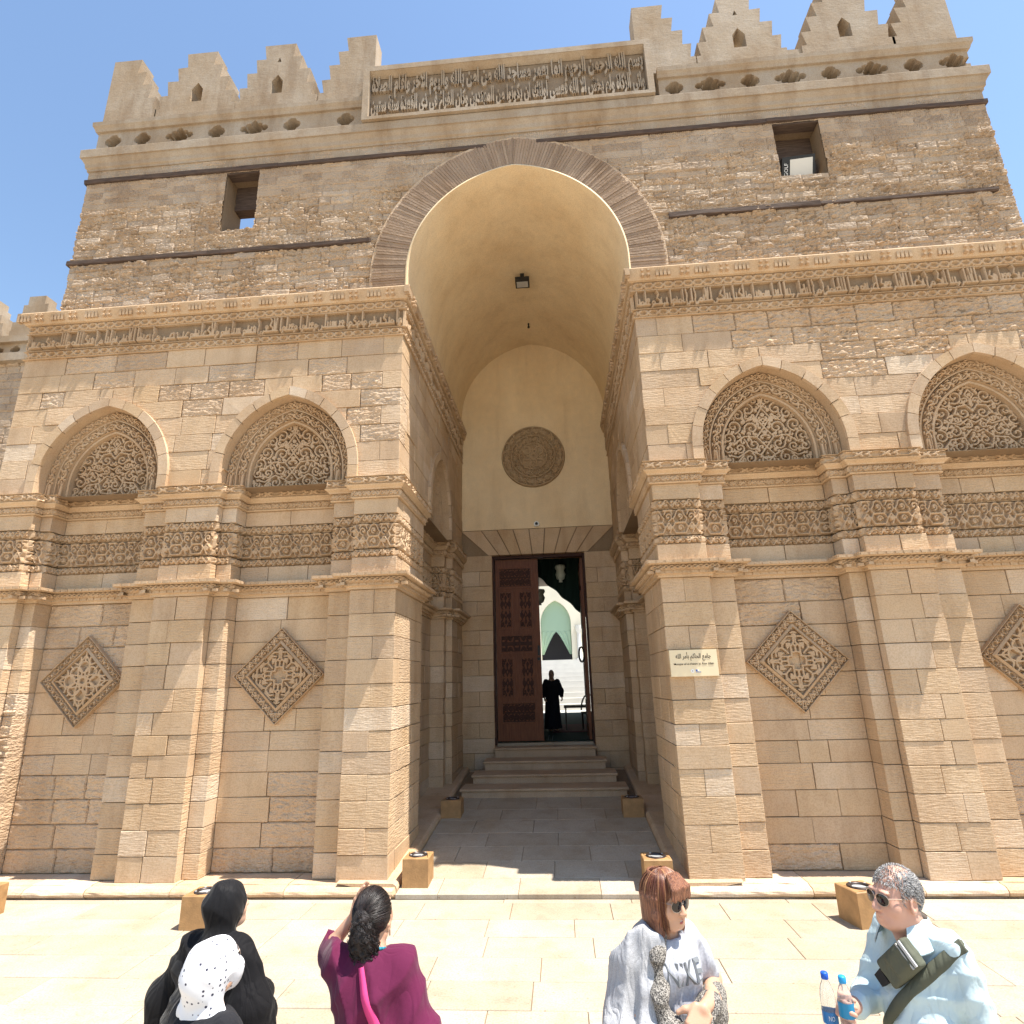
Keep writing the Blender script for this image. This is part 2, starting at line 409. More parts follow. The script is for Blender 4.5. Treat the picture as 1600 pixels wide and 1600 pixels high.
def patch(mb, fr, u0, u1, z0, z1, hf, amp, w0=0., res=.012, uoff=0., tone=.5, nz=None):
    nu = max(3, int((u1-u0)/res)+1); nz = nz or max(4, int((z1-z0)/res)+1)
    U, Z = np.meshgrid(np.linspace(u0, u1, nu), np.linspace(z0, z1, nz), indexing='ij')
    H = hf(U+uoff, (Z-z0)/(z1-z0))*amp+w0
    H[0, :] = H[-1, :] = np.minimum(H[0, :], w0); H[:, 0] = H[:, -1] = w0
    P = fr.P+U[..., None]*fr.t+H[..., None]*fr.n; P[..., 2] += Z
    Q = np.empty((nu+2, nz+2, 3)); Q[1:-1, 1:-1] = P
    Q[0, 1:-1] = P[0]; Q[-1, 1:-1] = P[-1]; Q[:, 0] = Q[:, 1]; Q[:, -1] = Q[:, -2]
    Q[0, 0] = P[0, 0]; Q[0, -1] = P[0, -1]; Q[-1, 0] = P[-1, 0]; Q[-1, -1] = P[-1, -1]; 
    Q[:, 0] = np.where(np.isfinite(Q[:, 1]), Q[:, 1], Q[:, 0])
    Q[0] -= fr.n*.04; Q[-1] -= fr.n*.04; Q[:, 0] -= fr.n*.04; Q[:, -1] -= fr.n*.04
    mb.grid(Q, tone)
def band(path, z0, z1, T, per, amp, p=0., res=.012, tone=.5, wear=0., ends=True):
    mb = MB(); u = 0
    pts = offset(path, p)
    for si, ((fr, L, a, b)) in enumerate(seg_frames(pts)):
        if a[0] > 8 and b[0] > 8: continue
        rr = res if fr.n[1] < -.5 else res*1.5
        def hf(U, V, per=per):
            h = sample(T, per, U, V)
            if wear: h = h*np.clip(1.25-wear*1.6*np.clip(fbm2(U*1.3+3, V*.6+z0*7, 5, 2)-.34, 0, 1)*4, .12, 1)
            return h
        patch(mb, fr, 0, L, z0, z1, hf, amp, -.002, rr, u, tone); u += L
    return mb

STR1 = [(-.3, 3.712), (.035, 3.712), (.035, 3.745), (.065, 3.755), (.065, 3.797), (.10, 3.798), (.10, 3.868), (.155, 3.869), (.185, 3.878), (.19, 3.92), (-.3, 3.925)]
STR2 = [(-.3, 5.03), (.03, 5.03), (.04, 5.046), (.02, 5.048), (.02, 5.150), (.06, 5.152), (.065, 5.168), (.105, 5.2), (.115, 5.215), (.085, 5.217), (.085, 5.336), (.115, 5.337), (.118, 5.342), (-.3, 5.345)]
BAND = [(-.2, 7.69), (.03, 7.69), (.03, 7.699), (-.014, 7.70), (-.014, 7.83), (.03, 7.831), (.03, 7.838), (-.045, 7.839), (-.045, 8.152), (.035, 8.153), (.035, 8.164), (.004, 8.165), (.004, 8.302), (.045, 8.303), (.045, 8.31), (.07, 8.315), (.13, 8.49), (.12, 8.51), (-.3, 8.53)]
ARCH_C = (3.54, 6.46)
def parch(hw, rise, z0):
    """two-centred pointed arch as a graph; returns top(x - c)"""
    e = (rise*rise-hw*hw)/(2*hw); R = hw+e
    def top(x):
        x = abs(x)
        return -9. if x >= hw else z0+math.sqrt(max(0, R*R-(x+e)**2))
    def pts(n, o=0.):
        """points from right springing over apex to left, offset outward by o (true parallel)"""
        a1 = math.acos(e/(R+o)) if R+o > e else 0
        r = [(-e+(R+o)*math.cos(a1*i/n), z0+(R+o)*math.sin(a1*i/n)) for i in range(n+1)]
        return r+[(-x, z) for x, z in r[-2::-1]]
    return top, pts, (R, e)

def carved_blind_arch(fr, c, sgn, design, seed):
    """recessed pointed arch: voussoir ring, reveal, two carved orders, carved tympanum"""
    hw, rise, z0 = .98, 1.20, 5.55
    top, pts, (R, e) = parch(hw, rise, z0)
    def P(x, z, w): return fr.at(c+x, w, z)
    N = 22
    ring = MB()
    def strip(o0, w0, o1, w1, Tl=None, amp=0, nv=2, per=.28):
        A = pts(N*5 if Tl is not None else N, o0); B = pts(N*5 if Tl is not None else N, o1)
        A = np.array([(A[0][0], 5.345)]+A+[(A[-1][0], 5.345)]); B = np.array([(B[0][0], 5.345)]+B+[(B[-1][0], 5.345)]); m = len(A)
        s = np.concatenate([[0], np.cumsum(np.hypot(*np.diff(A, axis=0).T))])
        G = np.empty((m, nv, 3))
        for j in range(nv):
            t = j/(nv-1); Q = A*(1-t)+B*t; w = np.full(m, w0*(1-t)+w1*t)
            if Tl is not None:
                L = s[-1]; n_rep = max(1, round(L/per)); w = w+amp*sample(Tl, L/n_rep, s, np.full(m, t)) if 0 < j < nv-1 else w
            for i in range(m): G[i, j] = P(Q[i, 0], Q[i, 1], w[i])
        ring.grid(G, .5, flip=True)
    # reveal, first order, step, second order, step
    strip(0, .0, -.015, -.19)
    strip(-.015, -.19, -.135, -.20, T_VINE, .065, 14, .26)
    strip(-.135, -.20, -.137, -.165); strip(-.137, -.165, -.16, -.165); strip(-.16, -.165, -.165, -.225)
    strip(-.165, -.225, -.315, -.235, T_VINE, .075, 16, .32)
    strip(-.315, -.235, -.317, -.195); strip(-.317, -.195, -.35, -.195); strip(-.35, -.195, -.365, -.36)
    # tympanum (below the innermost order)
    o = -.36; A = pts(40, o)
    hwi = A[0][0]
    zt = lambda x: np.interp(abs(x), [p[0] for p in A[:41]][::-1], [p[1] for p in A[:41]][::-1])
    nx, nz = 160, 104
    X = np.linspace(-hwi, hwi, nx); tops = np.array([zt(x) for x in X])
    t = np.linspace(0, 1, nz)
    Xg = np.repeat(X[:, None], nz, 1); Zg = 5.345+(tops[:, None]-5.345)*t[None, :]
    H = tymp_height(Xg, Zg-5.36, design+2*seed)
    G = np.empty((nx, nz, 3))
    for i in range(nx):
        for j in range(nz): G[i, j] = P(Xg[i, j], Zg[i, j], -.34+.085*H[i, j])
    ring2 = MB(); ring2.grid(G, .5)
    # voussoirs
    outs = []
    nv = 13
    a1 = math.acos(e/(R+.15)); ai = math.acos(e/R)
    cuts = [i/((nv-1)/2) for i in range((nv-1)//2+1)]
    def arcpt(side, q, o):
        if q < 0: return side*(hw+o), z0+q
        a = (math.acos(e/(R+o)))*q
        return side*(-e+(R+o)*math.cos(a)), z0+(R+o)*math.sin(a)
    for side in (1, -1):
        qs = [-.205, -.002]+[q+rnd(-.02, .02) for q in (.17, .33, .5, .67, .83)]+[1.0]
        for q0, q1 in zip(qs, qs[1:]):
            g = .004/ (1.4)
            V = []; pr = rnd(.05, .058)
            K = 4
            for w in (-.2, pr):
                for k in range(K+1):
                    q = q0+g+(q1-q0-2*g)*k/K
                    for o in (.0, .145): V.append(P(*arcpt(side, q, o), w))
            n = 2*(K+1); Fc = []
            for k in range(K):
                i = 2*k
                Fc += [(n+i, n+i+1, n+i+3, n+i+2), (i+1, i+3, n+i+3, n+i+1), (i+2, i, n+i, n+i+2)]
            Fc += [(0, 1, n+1, n), (n-1, n-2, 2*n-2, 2*n-1)]
            if side < 0: Fc = [f[::-1] for f in Fc]
            outs.append((V, Fc, rnd(.3, 1)))
    return ring, ring2, outs, top
_TY = {}
def tymp_strokes(design):
    """space-filling scrollwork: a few leading stems, then spirals packed into what is left"""
    if design in _TY: return _TY[design]
    rg = np.random.default_rng(40+design)
    X, Z = np.meshgrid(np.linspace(0, .62, 63), np.linspace(0, 1.12, 113), indexing='ij')
    _, pp, _ = parch(.62, .92, .18); out = [(.62, 0)]+pp(16)[:17]
    lim = np.interp(X[:, 0], [p[0] for p in out][::-1], [p[1] for p in out][::-1]); edge = np.minimum(lim[:, None]-Z, np.minimum(.62-X, Z+.01))
    if design % 2 == 0: st = [[(0, .02), (.1, .12), (.0, .24), (.12, .4), (.0, .55), (.1, .7), (.0, .86), (.0, 1.0)], [(.1, .12), (.26, .2), (.42, .1), (.55, .14)], [(.12, .4), (.3, .42), (.46, .3)], [(.1, .7), (.24, .66)]]
    else: st = [[(0, .04), (.14, .06), (.2, .22), (.08, .34), (.0, .3)], [(.0, .44), (.1, .5), (.22, .42), (.36, .46), (.42, .34)], [(.2, .22), (.38, .2), (.5, .06)], [(0, .62), (.08, .72), (.2, .7), (.26, .58)], [(0, .8), (.06, .88), (.0, .96)]]
    d = np.full(X.shape, 9.)
    for q in st: d = np.minimum(d, seg_dist(X, Z, q))
    for _ in range(46):
        m_ = np.minimum(np.minimum(d-.016, edge), np.maximum(X, .03)+.0); i = np.unravel_index(np.argmax(m_), m_.shape); r = min(.115, m_[i])
        if r < .022: break
        q = spiral(X[i], Z[i], r*.93, rg.random()*6.28, 1.3 if r > .05 else .8, rg.choice([-1, 1]), 18 if r > .05 else 9, .15); st.append(q); d = np.minimum(d, seg_dist(X, Z, q))
        k = rg.random()*6.28; t = [(X[i]+r*math.cos(k), Z[i]+r*math.sin(k)), (X[i]+r*1.5*math.cos(k+.3), Z[i]+r*1.5*math.sin(k+.3))]; st.append(t)
    _TY[design] = st; return st
def tymp_height(X, Z, design):
    x = np.abs(X); d = np.full(X.shape, 9.)
    for s_ in tymp_strokes(design): d = np.minimum(d, seg_dist(x, Z, s_))
    return np.clip((.0155-d)/.007+.5, 0, 1)

# ------------------------------------------------------------------ wings
PIXLIM = 300
for s in (1, -1):
    random.seed(31+s)
    cmb = MB(); core(cmb, PATH_B, 0, 4.17, -.03, [(8.08, 9.0), (2.6, 9.0), (2.6, 5.8)]); core(cmb, PATH_B, 4.17, 4.80, -.075, [(8.08, 9.0), (2.6, 9.0), (2.6, 5.8)]); core(cmb, PATH_B, 4.80, 5.3, -.03, [(8.08, 9.0), (2.6, 9.0), (2.6, 5.8)])
    core(cmb, PATH_D, 5.3, 8.5, -.36, [(8.08, 9.0), (2.6, 9.0), (2.6, 5.8)])
    _, hp, _ = parch(.98+.03, 1.20+.035, 5.55)
    def hol(c): return ([(c+x, z) for x, z in hp(12)]+[(c-1.01, 5.303), (c+1.01, 5.303)])[::-1]
    cmb.prism([(1.82, 5.3), (8.08, 5.3), (8.08, 8.5), (1.82, 8.5)], .022, .37, [hol(3.54), hol(6.46)], .4)
    side = MB(); side.prism([(.03, 5.3), (5.78, 5.3), (5.78, 8.5), (.03, 8.5)], 1.822, 2.17, [hol(3.05)], .4)
    cmb.add([(y, x, z) for x, y, z in side.V], [f[::-1] for f in side.Fc], .4)
    if s < 0: cmb.mirror()
    cmb.build('wall_core', M_MORT, portal)
    lay_courses(PATH_B, COURSES, s, 'B')
    lay_courses(PATH_B, [3.925, 4.17], s, 'C', hi=.8); lay_courses(PATH_B, [4.80, 5.03], s, 'C', hi=.8)
    # upper plain wall with blind arches
    zs = [5.345, 5.62, 5.92, 6.20, 6.50, 6.79, 7.08, 7.38, 7.69]
    fr = Frame((0, 0, 0), (1, 0, 0), (0, -1, 0)); frp = Frame((1.8, 0, 0), (0, 1, 0), (-1, 0, 0))
    top0, _, _ = parch(.98+.08, 1.20+.09, 5.55)
    top = lambda x: top0(x) if abs(x) < 1.06 else -9.
    for ci, (z0, z1) in enumerate(zip(zs, zs[1:])):
        u0 = 1.8+(.3 if ci % 2 else 0)
        cuts = split(u0, 8.1, .45, .85)
        # break a course at the arches so no block spans one
        for c in ARCH_C:
            if top(0) > z0+.03: cuts = sorted(cuts+[c])
        cl = [cuts[0]]
        for q in cuts[1:]:
            if q-cl[-1] > .12: cl.append(q)
        cl[-1] = 8.1
        for a, b in zip(cl, cl[1:]):
            block(fr, a, b, z0, z1, top=lambda u: max(top(u-ARCH_C[0]), top(u-ARCH_C[1])), sgn=s, zone='D')
        cuts = split(0 if ci % 2 else .3, 5.75, .5, .95)
        ctr = 3.05
        if top(0) > z0+.03: cuts = sorted(cuts+[ctr])
        cl = [cuts[0]]
        for q in cuts[1:]:
            if q-cl[-1] > .12: cl.append(q)
        cl[-1] = 5.75
        for a, b in zip(cl, cl[1:]):
            block(frp, a, b, z0, z1, top=lambda u: top(u-ctr), sgn=-s, zone='P') if False else block(Frame((1.8, 0, 0), (0, 1, 0), (-1, 0, 0)), a, b, z0, z1, top=lambda u: top(u-ctr), sgn=s, zone='P')
    for k, (f_, c) in enumerate(((fr, ARCH_C[0]), (fr, ARCH_C[1]), (frp, 3.05))):
        ring, tym, vs, _ = carved_blind_arch(f_, c, s, k % 2, k)
        if s < 0: ring.mirror(); tym.mirror()
        ro = ring.build('blind_arch', M_CARVE, portal)
        tym.build('tympanum', M_CARVE, ro)
        for V, Fc, t in vs:
            m = MB(); m.add(V, Fc, t)
            if s < 0: m.mirror()
            m.build('voussoir', M_SMOOTH, ro)
    # mouldings
    def put(mb, name, mat, par=portal, smooth=False):
        if s < 0: mb.mirror()
        return mb.build(name, mat, par, smooth)
    m = MB(); sweep(m, PATH_B, STR1); st1 = put(m, 'string_course', M_SMOOTH)
    put(band(PATH_B, 3.80, 3.868, T_LAT, .15, .032, .103, .011), 'carved_band', M_CARVE, st1)
    m = MB(); u = 0
    for fr2, L, a, b in seg_frames(offset(PATH_B, .187)):
        if a[0] > 8.1 and b[0] > 8.1: continue
        n = max(1, int(L/.105))
        for i in range(n):
            c0 = L*(i+.14)/n; c1 = L*(i+.86)/n
            v = [fr2.at(x, w, z) for w in (-.03, .012) for x, z in ((c0, 3.88), (c1, 3.88), (c1, 3.912), (c0, 3.912))]
            m.add(v, [(4, 5, 6, 7), (0, 1, 5, 4), (1, 2, 6, 5), (2, 3, 7, 6), (3, 0, 4, 7)], .5)
            v = [fr2.at(x, w, z) for w in (-.17, -.108) for x, z in ((c0, 3.757), (c1, 3.757), (c1, 3.795), (c0, 3.795))]
            m.add(v, [(4, 5, 6, 7), (0, 1, 5, 4), (1, 2, 6, 5), (2, 3, 7, 6), (3, 0, 4, 7)], .5)
    put(m, 'dentil_row', M_CARVE, st1)['kind'] = 'stuff'
    m = MB(); sweep(m, PATH_B, STR2); st2 = put(m, 'string_course', M_SMOOTH)
    put(band(PATH_B, 5.05, 5.148, T_SCR, .13, .028, .023, .011), 'carved_band', M_CARVE, st2)
    put(band(PATH_B, 5.217, 5.338, T_CHN, .36, .034, .088, .012), 'carved_band', M_CARVE, st2)
    # frieze
    put(band(PATH_B, 4.17, 4.285, T_SCR, .15, .06, -.04, .011, wear=.35), 'frieze_band', M_CARVE)
    put(band(PATH_B, 4.30, 4.655, T_MAIN, .31, .055, -.035, .0085, wear=.4), 'frieze_band', M_CARVE)
    put(band(PATH_B, 4.67, 4.80, T_SCR, .16, .06, -.04, .011, wear=.25), 'frieze_band', M_CARVE)
    # inscription band
    m = MB(); sweep(m, PATH_D, BAND); bd = put(m, 'inscription_band', M_SMOOTH)
    put(band(PATH_D, 7.70, 7.83, T_HEX, .30, .045, -.011, .012, wear=.25), 'carved_band', M_CARVE, bd)
    put(band(PATH_D, 8.165, 8.30, T_HEX, .30, .045, .007, .012, wear=.2), 'carved_band', M_CARVE, bd)
    m = MB()
    for fr2, L, a, b in seg_frames(offset(PATH_D, .1)):
        if a[0] > 8.1 and b[0] > 8.1: continue
        n = int(L/.56)
        for i in range(n):
            c0 = L*(i+.5)/n
            for dx in (-.045, .045):
                for dz in (-.04, .04):
                    ring_ = [(c0+dx+.036*math.cos(q*math.pi/3), 8.41+dz+.034*math.sin(q*math.pi/3)) for q in range(6)]
                    v = [fr2.at(x, -.05, z) for x, z in ring_]+[fr2.at(c0+dx+(x-c0-dx)*.6, .045, 8.41+dz+(z-8.41-dz)*.6) for x, z in ring_]
                    m.add(v, [tuple(range(6, 12))]+[(q, (q+1) % 6, 6+(q+1) % 6, 6+q) for q in range(6)], .9)
            for q in range(6):
                x0 = c0+L/n*(.2+.1*q); 
                v = [fr2.at(x0+dx, w, z) for w in (-.05, .022) for dx, z in ((-.02, 8.35), (.02, 8.35), (.02, 8.47), (-.02, 8.47))]
                if q not in (0, 5): m.add(v, [(4, 5, 6, 7), (0, 1, 5, 4), (1, 2, 6, 5), (2, 3, 7, 6), (3, 0, 4, 7)], .4)
    put(m, 'rosette_row', M_CARVE, bd)['kind'] = 'stuff'
# ------------------------------------------------------------------ emit the blocks
def weathered(mb, fr, u0, u1, z0, z1, sgn, tone, amp, seed):
    nu = max(4, int((u1-u0)/.014)); nz = max(4, int((z1-z0)/.012))
    U, Z = np.meshgrid(np.linspace(u0, u1, nu), np.linspace(z0, z1, nz), indexing='ij')
    e = np.minimum(np.minimum(U-u0, u1-U), np.minimum(Z-z0, z1-Z))
    n1 = fbm2(U*8+seed*3.1+.6*np.sin(Z*9), Z*26+seed*7.7, seed, 4); rg = 1-np.abs(2*fbm2(U*10+seed, Z*24, seed+5, 3)-.9)*2
    H = -amp*1.6*np.clip(n1-.25, 0, 1)-amp*.6*np.clip(rg, 0, 1)-.02*np.clip(1-e/.016, 0, 1)**2+amp*.62
    P = fr.P+U[..., None]*fr.t+H[..., None]*fr.n; P[..., 2] += Z
    P = np.pad(P, ((1, 1), (1, 1), (0, 0)), mode='edge'); bk = -fr.n*.28
    P[0] += bk; P[-1] += bk; P[1:-1, 0] += bk; P[1:-1, -1] += bk
    if sgn < 0: P[..., 0] *= -1
    mb.grid(P, tone, flip=sgn < 0)
BLOCKS.sort(key=lambda b: -b[0])
rest = {}; wx = MB(); count = 0
random.seed(5)
for k, (area, V, Fc, tone, zone, (fr, u0, u1, z0, z1, sg, plain)) in enumerate(BLOCKS):
    c = V.mean(0); rough = 0
    if plain and fr.n[1] < -.5:
        if zone == 'D':
            if sg > 0 and c[2] > 6.35 and c[0] > 2.75+1.0*rnd()*(7.6-c[2]): rough = rnd(.03, .05)
            elif vnoise2(np.array(c[0]*.8+9.), np.array(c[2]*1.3+2.), 6) > (.58 if sg < 0 else .7) and rnd() < .8: rough = rnd(.010, .022)
        elif zone == 'B' and c[1] > .3:
            if vnoise2(np.array(c[0]*1.1+20.), np.array(c[2]*.9+4.), 8)+.22*(c[2] < 1.4) > .66: rough = rnd(.010, .024)
        elif zone == 'B' and sg < 0 and abs(c[0]) > 7.1 and c[2] < 2.6: rough = rnd(.02, .05)
        elif zone == 'B' and rnd() < .0: rough = rnd(.008, .014)
    if rough:
        weathered(wx, fr, u0, u1, z0, z1, sg, tone, rough, k); continue
    if count < PIXLIM:
        m = MB(); m.add(V, Fc, tone); m.build('stone', M_ASH if rnd() < .72 else M_SMOOTH, portal); count += 1
    else:
        rest.setdefault((zone, sg), MB()).add(V, Fc, tone)
wx.build('weathered_stones', M_ROUGH, portal, kind='stuff')
for (zone, sg), m in rest.items(): m.build('stonework', M_ASH, portal, kind='stuff')

# ------------------------------------------------------------------ lozenge panels
def loz_height(X, Y, design):
    """X,Y in the rotated square, -1..1"""
    a = np.maximum(np.abs(X), np.abs(Y)); h = np.zeros(X.shape)
    # border: running scroll between two fillets
    u = np.where(np.abs(X) > np.abs(Y), Y, X); v = (a-.74)/.22
    bd = sample(T_SCR if design == 0 else T_CHN, .25, u+1, v)
    h = np.where(a > .74, .45+.5*bd, 0); h = np.where(a > .965, 1, h); h = np.where((a > .66) & (a <= .74), 1.0-.3*(a-.66)/.08, h)
    x, y = np.abs(X), np.abs(Y); xx = np.maximum(x, y); yy = np.minimum(x, y)
    d = np.full(X.shape, 9.)
    if design == 0:
        for st in ([(.18, .0), (.25, .075), (.18, .18)], [(.27, .1), (.38, .2), (.38, .34), (.5, .46), (.62, .34), (.62, .08)], [(.3, .0), (.5, .0), (.56, .06), (.56, .24), (.48, .3)],
                   [(.18, .18), (.3, .3), (.34, .28)], [(.44, .12), (.5, .18), (.44, .24), (.4, .1)]): d = np.minimum(d, seg_dist(xx, yy, st))
        for c in ((.5, .5, .1),): d = np.minimum(d, seg_dist(xx, yy, spiral(*c, 0, 1.3, 1, 12)))
        w = .034
    else:
        for st in (spiral(0, 0, .11, 0, 1, 1, 14, 1), spiral(.34, 0, .19, 0, 1, 1, 16, 1), spiral(.3, .3, .17, 0, 1, 1, 16, 1), [(.5, 0), (.62, .0)], [(.1, .1), (.24, .0), (.4, .12), (.48, .3), (.62, .4)], [(.45, .45), (.62, .62)],
                   [(.62, .15), (.5, .2), (.55, .5)]): d = np.minimum(d, seg_dist(xx, yy, st))
        w = .034
    g = np.clip((w-d)/.014+.5, 0, 1)
    h = np.where(a <= .66, g*.75, h)
    return h
for s in (1, -1):
    for k, (c, hd) in enumerate(((3.54, .665), (6.46, .65))):
        n = 150; A, B = np.meshgrid(np.linspace(-1, 1, n), np.linspace(-1, 1, n), indexing='ij')
        H = loz_height(A, B, k)
        q = hd/2
        P = np.stack([s*c+(A-B)*q, .375-(H*.09-.045), 2.60+(A+B)*q], -1)
        H0 = P.copy()
        P[0, :, 1] = P[-1, :, 1] = .44; P[:, 0, 1] = P[:, -1, 1] = .44
        m = MB(); m.grid(P, .5); m.build('lozenge_panel', M_CARVE, portal)

# ------------------------------------------------------------------ Kufic inscription (strokes drawn letter by letter)
KUF = {  # right-to-left strokes, x grows to the left; (width, strokes, joins_left)
 'ا': (.16, [[(.06, .2), (.06, 1)], [(.0, .2), (.06, .2)]], 0), 'ل': (.18, [[(.06, .2), (.06, 1)], [(.0, .2), (.18, .2)]], 1),
 'b': (.17, [[(.0, .2), (.17, .2)], [(.07, .2), (.07, .52)]], 1), 'B': (.4, [[(0, .2), (.3, .2), (.34, .5)]], 0),
 'n': (.3, [[(0, .2), (.06, .2), (.1, .05), (.2, .0), (.26, .3), (.2, .62), (.28, .95)]], 0), 'y': (.32, [[(0, .2), (.1, .3), (.14, .08), (.3, .02), (.34, .1)]], 0),
 'r': (.18, [[(0, .2), (.06, .24), (.12, .12), (.17, .02)]], 0), 'd': (.3, [[(0, .2), (.25, .2)], [(.0, .2), (.03, .4), (.2, .5), (.1, .72)]], 0),
 'w': (.24, [spiral(.09, .32, .09, -1.2, 1, 1, 8, 1), [(.1, .22), (.17, .14), (.23, .02)]], 0), 'm': (.24, [spiral(.1, .28, .095, -1.57, 1, 1, 8, 1), [(0, .2), (.24, .2)]], 1),
 'M': (.26, [spiral(.1, .28, .095, -1.57, 1, 1, 8, 1), [(0, .2), (.14, .18), (.24, .04)]], 0), 'f': (.22, [spiral(.09, .45, .08, -1.57, 1, 1, 8, 1), [(.0, .2), (.22, .2)], [(.1, .2), (.1, .37)]], 1),
 'h': (.26, [spiral(.11, .3, .1, -1.57, 1, 1, 8, 1), [(.0, .2), (.26, .2)], [(.11, .2), (.13, .62)]], 1), 'H': (.24, [spiral(.1, .3, .1, -1.57, 1, 1, 8, 1), [(0, .2), (.1, .2)]], 0),
 's': (.38, [[(0, .2), (.38, .2)], [(.07, .2), (.07, .5)], [(.18, .2), (.18, .5)], [(.29, .2), (.29, .5)]], 1), 'k': (.34, [[(0, .2), (.34, .2)], [(0, .2), (.02, .42), (.2, .52), (.08, .8), (.2, 1)]], 1),
 'K': (.34, [[(0, .2), (.3, .2)], [(0, .2), (.02, .42), (.22, .52), (.1, .8), (.22, 1)]], 0), 'e': (.24, [[(0, .2), (.24, .2)], [(.04, .2), (.0, .45), (.12, .55)], [(.1, .2), (.18, .5)]], 1),
 'j': (.26, [[(0, .2), (.26, .2)], [(.02, .5), (.1, .42), (.2, .2)]], 1), 'x': (.3, [[(0, .2), (.3, .2)], [(.02, .2), (.04, .46), (.2, .46), (.24, .2)], [(.06, .46), (.06, .7)]], 1), 'T': (.34, [[(0, .2), (.34, .2)], [(.02, .2), (.04, .42), (.24, .42), (.26, .2)], [(.08, .42), (.08, 1)]], 1),
 'L': (.3, [[(.06, 1), (.12, .3), (.2, .2), (.26, 1)], [(0, .2), (.2, .2)]], 0), ' ': (.07, [], 0)}
K_LEFT = 'وا mb dbرhM واwdwا fb sbbلy wfbلwا wfbلwا Lkfرn ebhM sbاbhM wLdjلbhM jbB bjرy mn bjbhا اLbhر bwاbا mn ebd اللH واللH ebdH jsn'
K_RIGHT = 'لK hdا bطلا sbjbK ffbا edاB اLbاr رbbا ابK mn bdjل اLbاr ffd اjرbbH wmا للظلmbn mn ابxاr رbbا اbbا smebا mbاdbا bbاdy لLbmn اn امbwا bرbkM fامbا'
def kufic(text, length, flip_from_right=True):
    """strokes for a text line, laid right to left and fitted to the length"""
    alias = {'و': 'w', 'م': 'm', 'ر': 'r', 'ظ': 'T', 'ط': 'T', 'ب': 'b', 'R': 'r'}
    x = 0; out = []
    for ch in text:
        w, st, _ = KUF.get(alias.get(ch, ch), KUF['b'])
        for q in st: out.append([(x+a, b) for a, b in q])
        x += w+(.02 if ch in 'اrdwنرMHKnyBL ' else 0)
    k = length/x
    return [[(length-a*k, b) for a, b in q] for q in out]
def inscription(mb, fr, length, z0, z1, text, res=.0105, amp=.07, w0=.02):
    st = kufic(text, length); Hh = z1-z0
    nu = int(length/res)+1; nz = int(Hh/res)+1
    U, Z = np.meshgrid(np.linspace(0, length, nu), np.linspace(0, 1, nz), indexing='ij')
    D = np.full(U.shape, 9.)
    for q in st:
        xs = [p[0] for p in q]; i0 = max(0, int((min(xs)-.08)/res)); i1 = min(nu, int((max(xs)+.08)/res)+2)
        sub = seg_dist(U[i0:i1], Z[i0:i1]*Hh*.86+.02, [(a, b*Hh*.86+.02) for a, b in q])
        D[i0:i1] = np.minimum(D[i0:i1], sub)
    h = np.clip((.017-D)/.009+.5, 0, 1)
    h *= np.clip(1.3-1.5*np.clip(fbm2(U*2, Z*2, 9, 2)-.45, 0, 1), .4, 1)
    h[0] = h[-1] = 0; h[:, 0] = h[:, -1] = 0
    P = fr.P+U[..., None]*fr.t+(h*amp+w0)[..., None]*fr.n; P[..., 2] += z0+Z*Hh
    mb.grid(P, .4)
m = MB(); inscription(m, Frame((-8.1, -.0, 0), (1, 0, 0), (0, -1, 0)), 6.28, 7.84, 8.15, K_LEFT, w0=-.03); m.build('kufic_lettering', M_CARVE, portal)
m = MB(); inscription(m, Frame((1.82, -.0, 0), (1, 0, 0), (0, -1, 0)), 6.28, 7.84, 8.15, K_RIGHT, w0=-.03); m.build('kufic_lettering', M_CARVE, portal)
for s in (1, -1):
    m = MB(); inscription(m, Frame((s*1.8, 5.75, 0) if s > 0 else (s*1.8, 0, 0), (0, -1, 0) if s > 0 else (0, 1, 0), (-s, 0, 0)), 5.7, 7.84, 8.15, K_LEFT, res=.018, amp=.05, w0=-.01)
    m.build('kufic_lettering', M_CARVE, portal)

